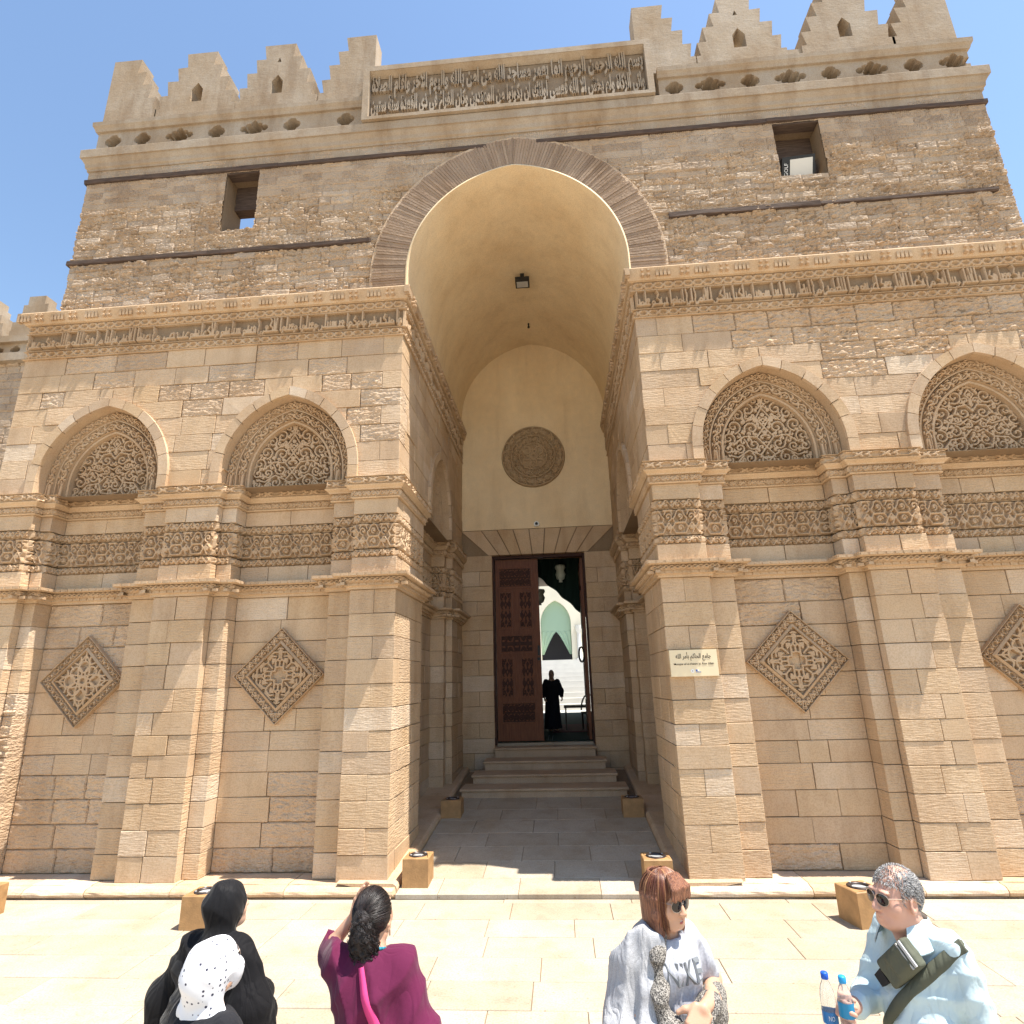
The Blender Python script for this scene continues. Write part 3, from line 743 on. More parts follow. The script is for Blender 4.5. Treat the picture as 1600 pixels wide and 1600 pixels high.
# ------------------------------------------------------------------ upper storey: rubble, beams, windows, arch ring
ASP, ARISE, AHW = 8.9, 2.03, 1.8
a_top, a_pts, (AR, AE) = parch(AHW, ARISE, ASP)
def rubble(x0, x1, seed):
    res = .0145
    X, Z = np.meshgrid(np.linspace(x0, x1, int((x1-x0)/res)+1), np.linspace(8.5, 11.66, int(3.16/res)+1), indexing='ij')
    rg = np.random.default_rng(seed)
    Xw = X+.03*(fbm2(X*3, Z*3, seed, 2)-.4); Zw = Z+.05*(fbm2(X*1.6, Z*2.5, seed+3, 2)-.4)
    zs = [8.4]
    while zs[-1] < 11.8: zs.append(zs[-1]+rg.uniform(.10, .165))
    zs = np.array(zs); ci = np.clip(np.searchsorted(zs, Zw)-1, 0, len(zs)-2)
    H = np.zeros(X.shape); T = np.zeros(X.shape); E = np.zeros(X.shape); A = np.zeros(X.shape)
    for c in range(len(zs)-1):
        m_ = ci == c
        if not m_.any(): continue
        xs = [x0-.3]
        while xs[-1] < x1+.3: xs.append(xs[-1]+rg.uniform(.2, .52))
        xs = np.array(xs); k = len(xs)-1
        si = np.clip(np.searchsorted(xs, Xw[m_])-1, 0, k-1)
        pr = rg.uniform(-.01, .018, k); am = np.where(rg.random(k) < .3, rg.uniform(.004, .012, k), rg.uniform(.03, .065, k))
        if zs[c] > 10.75: am *= .25; pr *= .3
        tn = rg.random(k); 
        e = np.minimum(np.minimum(Xw[m_]-xs[si], xs[si+1]-Xw[m_]), np.minimum(Zw[m_]-zs[c], zs[c+1]-Zw[m_]))
        H[m_] = pr[si]; T[m_] = tn[si]; E[m_] = e; A[m_] = am[si]
    up = np.clip((Z-10.6)/.3, 0, 1)
    n1 = fbm2(X*10+.5*np.sin(Z*13), Z*26, seed+9, 4); rdg = 1-np.abs(2*fbm2(X*13, Z*32+2*fbm2(X*3, Z*3, seed), seed+21, 3)-.9)*2.2
    H = H-A*1.5*np.clip(n1-.3, 0, 1)-A*.6*np.clip(rdg, 0, 1)+A*.55
    edge = np.clip(1-E/.02, 0, 1)
    H = H-(.022-.012*up)*edge**1.5
    comb = up*.006*np.sin(X*190+30*fbm2(X*2, Z*8, seed+2, 1))*(T > .4)
    H = H+comb-.02*np.clip((fbm2(X*.8, Z*.9, seed+31, 2)-.42)*4, 0, 1)*(1-up)
    Y = .15-H
    return X, Z, Y, T, edge
def keep_mask(X, Z, wins, off=.32):
    cx = (X[:-1, :-1]+X[1:, 1:])/2; cz = (Z[:-1, :-1]+Z[1:, 1:])/2
    k = np.ones(cx.shape, bool)
    for (a, b, c, d) in wins: k &= ~((cx > a) & (cx < b) & (cz > c) & (cz < d))
    xx = np.abs(cx); inside = (np.hypot(xx+AE, cz-ASP) < AR+off) & (cz > ASP) | (xx < AHW+off) & (cz <= ASP)
    return k & ~inside
WIN = {-1: (-5.15, -4.54, 10.11, 11.36), 1: (4.40, 5.15, 10.26, 11.36)}
for s, (x0, x1) in ((-1, (-7.83, 0)), (1, (0, 7.83))):
    X, Z, Y, T, E = rubble(x0, x1, 11+s)
    P = np.stack([X, Y, Z], -1)
    P[0 if s < 0 else -1, :, 1] = .5
    m = MB(); m.grid(P, T*.9+.05, keep_mask(X, Z, [WIN[s]])); m.build('rubble_masonry', M_RUB, portal, kind='stuff')
    w = WIN[s]
    m = MB()
    e = 7.80
    lo, hi = (w[0], w[1])
    parts = [(-e, lo) if s < 0 else (hi, e), (hi, -2.25) if s < 0 else (2.25, lo)]
    for a, b in parts: m.box(a, b, .19, .72, 8.45, 12.05, .3)
    m.box(lo, hi, .17, .72, 8.45, w[2], .3); m.box(lo, hi, .19, .72, w[3], 12.05, .3)
    m.build('upper_wall_core', M_MORT, portal)
    # timber lintel crossing the opening and reveal stones
    for q in ((lo-.03, hi+.03, .16, .34, w[3]-.03, w[3]+.04), (lo-.02, hi+.02, .5, .70, w[2]+(.74 if s < 0 else .55), w[3]+.01), (hi-.1, hi+.01, .45, .68, w[2]+.3, w[2]+.56)):
        m = MB(); m.box(*q); m.build('window_lintel', M_BEAM, portal)
# spandrel core above the vault
poly = [(-2.3, 8.45)]+[(x, z) for x, z in a_pts(20, .2)][::-1]+[(2.3, 8.45), (2.3, 12.05), (-2.3, 12.05)]
poly = [(-2.25, 8.45)]+[(x, z) for x, z in a_pts(16, .2)[::-1]]+[(2.25, 8.45), (2.25, 12.05), (-2.25, 12.05)]
m = MB(); m.prism(poly, .2, .9, tone=.3); m.build('upper_wall_core', M_MORT, portal)
# beams
random.seed(3)
def beam(x0, x1, z0, z1, y=.112):
    n = max(3, int((x1-x0)/.5)); m = MB(); pr = [(z0, y+.01), (z0+.01, y), (z1-.01, y), (z1, y+.012), (z1, .3), (z0, .3)]
    G = np.array([[(x0+(x1-x0)*i/n, yy+rnd(-.006, .006), z+rnd(-.006, .006)) for z, yy in pr+pr[:1]] for i in range(n+1)])
    G[:, -1] = G[:, 0]; m.grid(G, .5)
    for i in (0, n): m.add([tuple(p) for p in G[i, :-1]], [tuple(range(6))], .5)
    m.build('timber_beam', M_BEAM, portal)
beam(-7.86, -5.3, 9.61, 9.70); beam(-5.3, -2.45, 9.61, 9.69); beam(2.52, 4.9, 9.61, 9.71); beam(4.9, 7.6, 9.625, 9.69)
beam(-7.85, -4.2, 11.37, 11.46); beam(-4.2, -.42, 11.375, 11.455); beam(.42, 4.3, 11.37, 11.46); beam(4.3, 7.85, 11.375, 11.46)
# brick arch ring: every brick a part
m = MB()
G = np.array([[(x, y, z) for y in (.14, .6)] for x, z in [(AHW+.3, 8.45)]+a_pts(30, .3)+[(-AHW-.3, 8.45)]])
Aout = np.array([(AHW+.62, 8.45)]+a_pts(30, .62)+[(-AHW-.62, 8.45)]); Ain = np.array([(AHW, 8.45)]+a_pts(30, 0)+[(-AHW, 8.45)])
Gf = np.stack([np.stack([Ain[:, 0], np.full(len(Ain), .122), Ain[:, 1]], -1), np.stack([Aout[:, 0], np.full(len(Ain), .122), Aout[:, 1]], -1), np.stack([Aout[:, 0], np.full(len(Ain), .3), Aout[:, 1]], -1)], 1)
m.grid(Gf, .9); ringo = m.build('arch_ring', M_ROUGH, portal)
a1 = math.acos(AE/(AR+.3)); Lm = (AR+.3)*a1; nb = 70
for side in (1, -1):
    for i in range(nb+11):
        if i < 8: ang = None; zc = 8.53+.048*i
        else: ang = a1*(i-8+.5)/nb
        w = Lm/nb*.5*rnd(.74, .9); o0 = rnd(.012, .035); o1 = .58+rnd(-.02, .02); y0 = .112+rnd(-.006, .005)
        m = MB(); V = []
        for y in (y0, .2):
            for o, dz in ((o0, -1), (o1, -1), (o1, 1), (o0, 1)):
                if ang is None: x, z = AHW+o, zc+dz*w
                else:
                    r = AR+o; ww = w*(r/(AR+.3))
                    x = -AE+r*math.cos(ang)-dz*ww*math.sin(ang); z = ASP+r*math.sin(ang)+dz*ww*math.cos(ang)
                V.append((side*max(x, -.0), y, z))
        Fc = [(0, 1, 2, 3), (0, 4, 5, 1), (1, 5, 6, 2), (2, 6, 7, 3), (3, 7, 4, 0)]
        m.add(V, Fc if side > 0 else [f[::-1] for f in Fc], rnd()); m.build('brick', M_BRICK, ringo)
# vault
A = np.array([(AHW, 8.40)]+a_pts(26, 0)+[(-AHW, 8.40)]); B = np.array([(AHW+.25, 8.40)]+a_pts(26, .25)+[(-AHW-.25, 8.40)])
m = MB(); ys = np.concatenate([[.10], np.linspace(.16, 5.8, 12)])
G = np.array([[(x, y, z) for y in ys] for x, z in A]); m.grid(G, .5)
G = np.array([[(x, y, z) for y in (.10, .101)] for x, z in A]); Gr = np.stack([np.stack([A[:, 0], np.full(len(A), .10), A[:, 1]], -1), np.stack([A[:, 0]*1.012, np.full(len(A), .104), A[:, 1]+.02], -1), np.stack([A[:, 0]*1.012, np.full(len(A), .2), A[:, 1]+.02], -1)], 1)
m.grid(Gr, .5)
G = np.array([[(x, y, z) for y in (.2, 5.8)] for x, z in B]); m.grid(G, .5, flip=True)
m.build('vault', M_PLAST, portal, smooth=True)
# roof slabs behind the parapet (terrace)
m = MB(); m.box(-8.05, -2.02, 1.2, 9.2, 8.5, 8.75); m.box(2.02, 8.05, 1.2, 9.2, 8.5, 8.75); m.box(-2.6, 2.6, 5.8, 9.2, 8.4, 11.4); m.build('roof_terrace', M_MORT, portal)

# ------------------------------------------------------------------ cornice, pierced parapet, battlements
PT = [(-7.83, 1.3), (-7.83, .15), (7.83, .15), (7.83, 1.3)]
m = MB(); sweep(m, PT, [(-.1, 11.655), (.025, 11.655), (.025, 11.69), (.05, 11.715), (.06, 11.79), (.095, 11.855), (.1, 11.885), (.125, 11.888), (.13, 12.055), (.12, 12.07), (-.4, 12.08)]); m.build('cornice', M_TOP, portal)
m = MB(); sweep(m, PT, [(-.05, 11.46), (.0, 11.47), (.0, 11.655), (-.1, 11.66)]); m.build('cornice_bed_course', M_TOP, portal)
def hole(x, z, k):
    if k == 0:
        return np.minimum.reduce([np.hypot(x-dx, z-dz)-.085 for dx, dz in ((.07, 0), (-.07, 0), (0, .07), (0, -.07))])
    r = np.hypot(x, z); t = np.arctan2(z, x); st = r-(.115+.06*np.abs(np.cos(3*t-math.pi/2)))
    return np.minimum(st, np.minimum(np.hypot(x-.2, z)-.06, np.hypot(x+.2, z)-.06))
def pierced(x0, x1, holes, y=.17):
    res = .0155; z0, z1 = 12.075, 12.6
    X, Z = np.meshgrid(np.linspace(x0, x1, int((x1-x0)/res)+1), np.linspace(z0, z1, 36), indexing='ij')
    D = np.full(X.shape, 9.)
    for hx, k in holes: D = np.minimum(D, hole(X-hx, Z-12.37, k))
    H = np.clip(-D/.012, 0, 1)*.28+.003*fbm2(X*9, Z*9, 3, 2)
    P = np.stack([X, y+H, Z], -1); P[0, :, 1] = P[-1, :, 1] = .52
    m = MB(); m.grid(P, .5); m.box(x0+.01, x1-.01, .50, .56, z0, z1+.05); return m
hl = [(-7.5, 0)]+[(-6.92+.72*i, (i+0) % 2) for i in range(5)]+[(-3.03, 0)]
hr = [(2.88, 0)]+[(3.5+.68*i, (i+1) % 2) for i in range(7)]
for x0, x1, hh in ((-7.83, -2.6, hl), (2.6, 7.83, hr)):
    po = pierced(x0, x1, [h_ for h_ in hh if x0+.2 < h_[0] < x1-.15]).build('pierced_parapet', M_TOP, portal)
    m = MB(); pth = [(x0, 1.2), (x0, .15), (x1, .15)] if x0 < 0 else [(x0, .15), (x1, .15), (x1, 1.2)]
    sweep(m, pth, [(-.1, 12.585), (.02, 12.59), (.035, 12.64), (.065, 12.69), (.07, 12.775), (-.5, 12.785)])
    for xe in ((x0, x1)): m.add([(xe, .15+q, z) for q, z in ((.1, 12.585), (-.02, 12.59), (-.035, 12.64), (-.065, 12.69), (-.07, 12.775), (.5, 12.785))], [tuple(range(6))], .5)
    m.build('parapet_string', M_TOP, portal)
    m = MB(); m.box((-7.81 if x0 < 0 else 7.45), (-7.45 if x0 < 0 else 7.81), .56, 1.3, 12.08, 12.78); m.build('parapet_return', M_TOP, portal)
SZ = [12.785, 13.09, 13.40, 13.75, 14.08, 14.42]; SWD = [.785, .74, .62, .46, .31]
def merlon(cx, left=True, right=True, hole_=True, th=.34, slit=False):
    pr = []
    Lp = []; Rp = []
    for i, w in enumerate(SWD):
        u = .045 if i else 0; Rp += [(cx+w-u, SZ[i]), (cx+w, SZ[i+1])]; Lp += [(cx-w+u, SZ[i]), (cx-w, SZ[i+1])]
    if not right: Rp = [(cx+.26, SZ[0]), (cx+.26, SZ[-1])]
    if not left: Lp = [(cx-.26, SZ[0]), (cx-.26, SZ[-1])]
    poly = Rp+Lp[::-1]
    hs = []
    if hole_: hs.append([(cx-.11, 13.2), (cx+.11, 13.2), (cx+.11, 13.5), (cx, 13.66), (cx-.11, 13.5)][::-1])
    if slit: hs.append([(cx-.04, 13.98), (cx+.04, 13.98), (cx, 14.1)][::-1])
    m = MB(); m.prism([(x+rnd(-.008, .008), z+rnd(-.006, .006)) for x, z in poly], .19, .19+th, hs, rnd(.2, .8)); m.build('merlon', M_TOP, portal)
merlon(-7.55, left=False, hole_=False); merlon(-6.0); merlon(-4.42, slit=True); merlon(-2.8, right=False, hole_=False)
merlon(2.55, left=False, hole_=False); merlon(4.13, slit=True); merlon(5.95); merlon(7.48, right=False, hole_=False)
m = MB(); m.box(-7.80, -7.38, .63, 1.25, 12.79, 13.9); m.box(7.38, 7.76, .63, 1.25, 12.79, 13.9); m.build('merlon_return', M_TOP, portal)
for a, b in ((-7.2, -2.6), (2.6, 7.2)): m = MB(); m.box(a, b, .22, .5, 12.79, 13.06); m.build('parapet_coping', M_TOP, portal)

# ------------------------------------------------------------------ inscription panel over the arch
FX0, FX1, FZ0, FZ1 = -2.66, 2.50, 12.083, 13.32
m = MB(); b_ = .11
for x0, x1, z0, z1 in ((FX0, FX1, FZ0, FZ0+.07), (FX0, FX1, FZ1-b_, FZ1), (FX0, FX0+b_, FZ0+.07, FZ1-b_), (FX1-b_, FX1, FZ0+.07, FZ1-b_)):
    m.box(x0, x1, -.03, .6, z0, z1, .5)
panel = m.build('inscription_panel', M_TOP, portal)
m = MB(); m.box(FX0+b_-.02, FX1-b_+.02, .10, .55, FZ0+.05, FZ1-b_+.02, .2); m.build('panel_ground', stone_mat('brown_panel_ground', [(.25, .195, .14), (.29, .225, .165)], .2, 1., .1), panel)
m = MB()
m.add([(FX0+b_, -.02, FZ1-b_+.001), (FX1-b_, -.02, FZ1-b_+.001), (FX1-b_, .09, FZ1-b_-.07), (FX0+b_, .09, FZ1-b_-.07)], [(0, 1, 2, 3)], .5); m.build('panel_cavetto', M_TOP, panel)
# ------------------------------------------------------------------ lettering (font outlines turned into solid letters)
_AR = dict(zip('ابتثجحخدذرزسشصضطظعغفقكلمنهوىيةأئإ', [(0xFE8D, 2), (0xFE8F, 4), (0xFE95, 4), (0xFE99, 4), (0xFE9D, 4), (0xFEA1, 4), (0xFEA5, 4), (0xFEA9, 2), (0xFEAB, 2), (0xFEAD, 2), (0xFEAF, 2),
    (0xFEB1, 4), (0xFEB5, 4), (0xFEB9, 4), (0xFEBD, 4), (0xFEC1, 4), (0xFEC5, 4), (0xFEC9, 4), (0xFECD, 4), (0xFED1, 4), (0xFED5, 4), (0xFED9, 4), (0xFEDD, 4), (0xFEE1, 4), (0xFEE5, 4), (0xFEE9, 4),
    (0xFEED, 2), (0xFEEF, 2), (0xFEF1, 4), (0xFE93, 2), (0xFE83, 2), (0xFE89, 4), (0xFE87, 2)]))
def arabic(t):
    out = []; prev = False; i = 0
    while i < len(t):
        c = t[i]
        if c not in _AR: out.append(c); prev = False; i += 1; continue
        if c == 'ل' and i+1 < len(t) and t[i+1] == 'ا':
            out.append(chr(0xFEFC if prev else 0xFEFB)); prev = False; i += 2; continue
        b, n = _AR[c]; nxt = i+1 < len(t) and t[i+1] in _AR and n == 4
        out.append(chr(b+(3 if prev and nxt else 2 if nxt else 1 if prev else 0))); prev = nxt; i += 1
    return ''.join(reversed(out))
def text_mesh(body, x0, x1, z0, z1, y, depth, bold=0.0, name='lettering', mat=None, parent=None, curve_res=3, frame=None, stretch=True):
    cu = bpy.data.curves.new('t', 'FONT'); cu.body = body; cu.size = 1; cu.extrude = .5; cu.offset = bold; cu.resolution_u = curve_res
    o = bpy.data.objects.new('t', cu); COL.objects.link(o); bpy.context.view_layer.update()
    me = bpy.data.meshes.new_from_object(o.evaluated_get(bpy.context.evaluated_depsgraph_get()))
    bpy.data.objects.remove(o); bpy.data.curves.remove(cu)
    V = np.zeros(len(me.vertices)*3); me.vertices.foreach_get('co', V); V = V.reshape(-1, 3)
    a = V.min(0); b = V.max(0); sx = (x1-x0)/(b[0]-a[0]); sz = (z1-z0)/(b[1]-a[1])
    if not stretch: sx = sz = min(sx, sz)
    cx = (x0+x1)/2; cz = (z0+z1)/2
    W = np.stack([cx+(V[:, 0]-(a[0]+b[0])/2)*sx, y-(V[:, 2]/1.0)*depth, cz+(V[:, 1]-(a[1]+b[1])/2)*sz], -1)
    if frame is not None: W = frame(W)
    m = MB(); m.add(W, [tuple(p.vertices) for p in me.polygons], .6); bpy.data.meshes.remove(me)
    return m.build(name, mat, parent)
_l1 = 'بسم الله الرحمن الرحيم انما يعمر مساجد الله من امن بالله واليوم الاخر واقام الصلاة'
_l2 = 'واتى الزكاة ولم يخش الا الله فعسى اولئك ان يكونوا من المهتدين وكان الفراغ في ذي القعدة سنة ستين'
text_mesh(arabic(_l1), FX0+.14, FX1-.14, 12.61, 13.18, .085, .08, .04, 'lettering', M_TOP, panel)
text_mesh(arabic(_l2), FX0+.14, FX1-.14, 12.13, 12.69, .085, .08, .04, 'lettering', M_TOP, panel)

# ------------------------------------------------------------------ back wall of the entrance, door case
random.seed(77)
BW = 5.75
BL = BLOCKS; BLOCKS = []
frb = Frame((0, BW, 0), (1, 0, 0), (0, -1, 0))
zc = [.3, .62, .95, 1.25, 1.58, 1.92, 2.24, 2.58, 2.92, 3.25, 3.58, 3.92, 4.25, 4.6, 4.95, 5.33]
for ci, (z0, z1) in enumerate(zip(zc, zc[1:])):
    for a, b in ((-1.83, -1.09), (1.09, 1.83)):
        cut = halves(a, b, ci % 2)
        for c0, c1 in zip(cut, cut[1:]): block(frb, c0, c1, z0, z1, .4)
for _, V, Fc, tone, _, _ in BLOCKS:
    m = MB(); m.add(V, Fc, tone); m.build('jamb_stone', M_ASH, portal)
m = MB()
m.box(-2.6, -1.10, BW+.03, 6.5, 0, 5.34); m.box(1.10, 2.6, BW+.03, 6.5, 0, 5.34); m.box(-2.6, 2.6, BW+.03, 6.5, 5.34, 5.95); m.box(-2.6, 2.6, BW+.03, 6.5, 5.95, 11.4); m.build('door_wall_core', M_MORT, portal)
m = MB(); m.add([(-1.85, BW, 5.955), (1.85, BW, 5.955), (1.85, BW, 11.2), (-1.85, BW, 11.2)], [(0, 1, 2, 3)], .3); m.add([(-1.85, BW, 5.955), (1.85, BW, 5.955), (1.85, BW+.04, 5.955), (-1.85, BW+.04, 5.955)], [(0, 3, 2, 1)], .3)
m.build('plaster_wall', M_PLAST, portal)
for i in range(9):      # flat arch of fanned stones
    t0, t1 = (i/9-.5)*2, ((i+1)/9-.5)*2
    xb0, xb1, xt0, xt1 = 1.18*t0, 1.18*t1, 1.72*t0, 1.72*t1
    if i == 0: xt0 = -1.82
    if i == 8: xt1 = 1.82
    g = .012; m = MB(); y0 = BW-rnd(.0, .006)
    V = [(xb0+g, y, 5.335) for y in (y0, BW+.3)]+[(xb1-g, y, 5.335) for y in (y0, BW+.3)]+[(xt1-g, y, 5.94) for y in (y0, BW+.3)]+[(xt0+g, y, 5.94) for y in (y0, BW+.3)]
    m.add(V, [(0, 2, 4, 6), (0, 1, 3, 2), (2, 3, 5, 4), (4, 5, 7, 6), (6, 7, 1, 0)], rnd()); m.build('lintel_stone', M_SMOOTH, portal)
for s in (-1, 1):
    m = MB(); V = [(s*1.18, y, 5.335) for y in (BW, BW+.3)]+[(s*1.82, y, 5.335) for y in (BW, BW+.3)]+[(s*1.825, y, 5.93) for y in (BW, BW+.3)]
    
# medallion
n1, n2 = 132, 40
Tm = T_VINE; th = np.linspace(0, 2*math.pi, n1); rr = np.linspace(.0, .79, n2)
TH, RR = np.meshgrid(th, rr, indexing='ij'); H = np.zeros(TH.shape)
a = (RR > .56) & (RR < .74); H[a] = sample(T_SCR, 2*math.pi/18, TH, (RR-.56)/.18)[a]*.05
a = (RR > .34) & (RR < .53); H[a] = sample(T_VINE, 2*math.pi/10, TH, (RR-.34)/.19)[a]*.05
a = RR < .31; X_, Z_ = RR*np.cos(TH), RR*np.sin(TH); hh = loz_height(X_/.31*.62, Z_/.31*.62, 1); H[a] = (hh*.045)[a]
H[((RR >= .53) & (RR <= .56)) | (RR > .74) | ((RR >= .31) & (RR <= .34))] = .05
yy = BW-.02-H; yy[:, -1] = BW+.02
m = MB(); m.grid(np.stack([RR*np.cos(TH)-.02, yy, 7.78+RR*np.sin(TH)*1.02], -1), .5); m.build('medallion', stone_mat('medallion_stone', [(.40, .30, .19), (.44, .33, .215)], .2, .8, .2), portal)
# threshold and steps
def step(yn, zt, hw, yb, zb):
    m = MB(); m.box(-hw+.03, hw-.03, yn+.035, yb, zb, zt-.045, .4); o = m.build('step', M_STEP, portal)
    m = MB(); x = -hw
    cuts = [-hw]+sorted(rnd(-hw*.7, hw*.7) for _ in range(2))+[hw]
    for c0, c1 in zip(cuts, cuts[1:]):
        mm = MB(); V = [(c0+.002, yn+.012, zt-.045), (c1-.002, yn+.012, zt-.045), (c0+.002, yn, zt-.03), (c1-.002, yn, zt-.03), (c0+.002, yn, zt-.008), (c1-.002, yn, zt-.008), (c0+.002, yn+.008, zt), (c1-.002, yn+.008, zt), (c0+.002, yb+.02, zt), (c1-.002, yb+.02, zt), (c0+.002, yb+.02, zt-.045), (c1-.002, yb+.02, zt-.045)]
        F = [(2*i, 2*i+1, 2*i+3, 2*i+2) for i in range(5)]+[(10, 11, 1, 0), (0, 2, 4, 6, 8, 10), (1, 11, 9, 7, 5, 3)]
        mm.add(V, F, rnd()); mm.build('tread_slab', M_STEP, o)
step(3.70, .56, 1.53, 4.34, .2); step(4.30, .715, 1.40, 4.94, .2); step(4.90, .885, 1.25, 5.54, .2); step(5.50, 1.075, 1.10, 6.35, .2)
m = MB(); m.box(-1.08, 1.08, 5.93, 6.12, 1.075, 1.13, .8); m.build('threshold', M_PAVE, portal)
# door: carved leaf closed, other leaf folded back
m = MB()
for x0, x1, z0, z1 in ((-1.1, -1.05, 1.1, 5.33), (1.05, 1.1, 1.1, 5.33), (-1.05, 1.05, 5.26, 5.33)): m.box(x0, x1, 5.86, 6.04, z0, z1)
m.build('door_frame', M_DOORC, portal)
leaf_m = MB(); leaf_m.box(-1.04, -.02, 5.95, 6.02, 1.17, 5.25); leaf = leaf_m.build('door_leaf', M_DOOR, portal)
def door_panel(x0, x1, z0, z1, k):
    nx, nz = int((x1-x0)/.012)+2, int((z1-z0)/.012)+2
    X, Z = np.meshgrid(np.linspace(x0, x1, nx), np.linspace(z0, z1, nz), indexing='ij')
    u = np.abs(X-(x0+x1)/2); v = np.abs(Z-(z0+z1)/2)
    H = sample(T_MAIN if k else T_VINE, .3, u+.07, (v*2.2) % 1) if k != 2 else sample(T_VINE, .24, X-x0, (Z-z0)/(z1-z0)*2 % 1)
    P = np.stack([X, 5.955-.012*H-.0, Z], -1); m = MB(); m.grid(P, .5)
    po = m.build('carved_panel', M_DOORC, leaf)
    e = .035; m = MB()
    for a, b, c, d in ((x0-e, x1+e, z0-e, z0), (x0-e, x1+e, z1, z1+e), (x0-e, x0, z0, z1), (x1, x1+e, z0, z1)): m.box(a, b, 5.925, 5.96, c, d)
    m.build('panel_moulding', M_DOOR, leaf)
for q in ((-.94, -.2, 4.6, 5.02, 2), (-.93, -.68, 3.65, 4.46, 1), (-.47, -.21, 3.65, 4.46, 1), (-.92, -.21, 3.1, 3.45, 0), (-.92, -.68, 2.12, 2.94, 1), (-.46, -.21, 2.12, 2.94, 1), (-.92, -.2, 1.57, 1.96, 2)): door_panel(*q)
m = MB(); m.box(-.09, -.045, 5.9, 5.95, 3.0, 3.22); m.cyl((-.07, 5.9, 2.92), (-.07, 5.86, 2.92), .035, n=10); m.build('door_lock', M_BLACK, leaf)
m = MB(); m.box(.98, 1.045, 6.05, 7.08, 1.17, 5.25)
for z0, z1 in ((1.5, 2.0), (2.1, 2.95), (3.1, 3.5), (3.65, 4.5), (4.6, 5.05)): m.box(.965, .99, 6.15, 6.98, z0, z1)
ol = m.build('door_leaf', M_DOOR, portal)
m = MB(); c = (.93, 6.16, 3.0)
for i in range(14):
    t0, t1 = 2*math.pi*i/14, 2*math.pi*(i+1)/14
    m.cyl((c[0]-.02-.1*math.cos(t0)*.6, c[1]-.02, c[2]+.17*math.sin(t0)), (c[0]-.02-.1*math.cos(t1)*.6, c[1]-.02, c[2]+.17*math.sin(t1)), .022, n=8)
m.build('door_ring', M_BLACK, ol)

# ------------------------------------------------------------------ plinth, passage floor, pavement
random.seed(15)
PRF = [(.5, .12), (-.035, .125), (-.045, .112), (-.075, .108), (-.13, .1), (-.165, .075), (-.175, .05), (-.165, .025), (-.13, .004), (-.12, -.02)]
for s in (1, -1):
    x = 1.66
    while x < 8.25:
        L = rnd(.75, 1.5); x1 = min(8.28, x+L); j = rnd(-.006, .006)
        if 8.28-x1 < .3: x1 = 8.28
        m = MB(); K = max(2, int((x1-x)/.12)); G = np.array([[(s*(x+.005+(x1-x-.01)*i/K), y+j+(rnd(-.006, .006) if 0 < i < K else 0), z+(rnd(-.004, .004) if 0 < q < 8 else 0)) for q, (y, z) in enumerate(PRF)] for i in range(K+1)])
        if x == 1.66: G[0, 2:, 0] += s*.0; G[0, 3:7, 0] += s*.03
        m.grid(G, rnd(.4, 1), flip=s < 0)
        for i in (0, K): m.add([tuple(p) for p in G[i]], [tuple(range(len(PRF)))], .5)
        m.build('plinth_stone', M_SMOOTH, portal); x = x1
FS = .092
def zf(y): return .05+FS*(y+.17)
for s in (1, -1):
    y = -.1
    while y < 5.6:
        y1 = min(5.75, y+rnd(.7, 1.3)); m = MB()
        if 5.75-y1 < .3: y1 = 5.75
        pr = [(1.66, -.05), (1.655, .03), (1.668, .06), (1.70, .082), (1.73, .085), (2.4, .09)]
        G = np.array([[(s*x, yy+dy, zf(yy)+z) for x, z in pr] for yy, dy in ((y, .004), (y1, -.004))]); m.grid(G, rnd(.2, .8))
        m.add([tuple(p) for p in G[0]], [tuple(range(6))], .5); m.build('plinth_stone', M_SMOOTH, portal); y = y1
def slab(x0, x1, y0, y1, zfun, par, mat=M_PAVE, th=.05, g=.003):
    x0 += g; x1 -= g; y0 += g; y1 -= g; c = .004; d = rnd(-.0015, .0015)
    V = []
    for (a, b, z) in ((0, 0, -th), (0, 0, -c), (c, c, 0)):
        V += [(x, y, zfun(y)+z+d) for x, y in ((x0+a, y0+b), (x1-a, y0+b), (x1-a, y1-b), (x0+a, y1-b))]
    Fc = [(8, 9, 10, 11)]+[(4*k+i, 4*k+(i+1) % 4, 4*k+4+(i+1) % 4, 4*k+4+i) for k in (0, 1) for i in range(4)]
    m = MB(); m.add(V, Fc, rnd()); return m.build('paving_slab', mat, par)
m = MB(); m.add([(-1.68, -.15, zf(-.15)-.012), (1.68, -.15, zf(-.15)-.012), (1.68, 5.8, zf(5.8)-.012), (-1.68, 5.8, zf(5.8)-.012), (-1.68, -.15, -.03), (1.68, -.15, -.03)], [(0, 1, 2, 3), (4, 5, 1, 0)], .3)
pf = structure(m.build('passage_floor', M_MORT))
ys = [-.17, .28, .82, 1.35, 1.9, 2.5, 3.05, 3.75]
for r, (y0, y1) in enumerate(zip(ys, ys[1:])):
    cuts = [-1.655]+[q+rnd(-.1, .1) for q in ((-.75, .28, 1.1) if r % 2 else (-1.1, -.2, .75))]+[1.655]
    for a, b in zip(cuts, cuts[1:]): slab(a, b, y0, y1, zf, pf)
m = MB(); m.add([(-300, -300, -.015), (300, -300, -.015), (300, 300, -.015), (-300, 300, -.015)], [(0, 1, 2, 3)], .4)
ground = structure(m.build('ground', M_PAVE))
pav = MB(); pav.add([(-10, -4.5, -.012), (10, -4.5, -.012), (10, .3, -.012), (-10, .3, -.012)], [(0, 1, 2, 3)], .2); pav = structure(pav.build('pavement', M_MORT))
ys = [.0-.175, -.30, -.78, -1.23, -1.68, -2.13, -2.59, -3.05, -3.5, -4.0, -4.5]
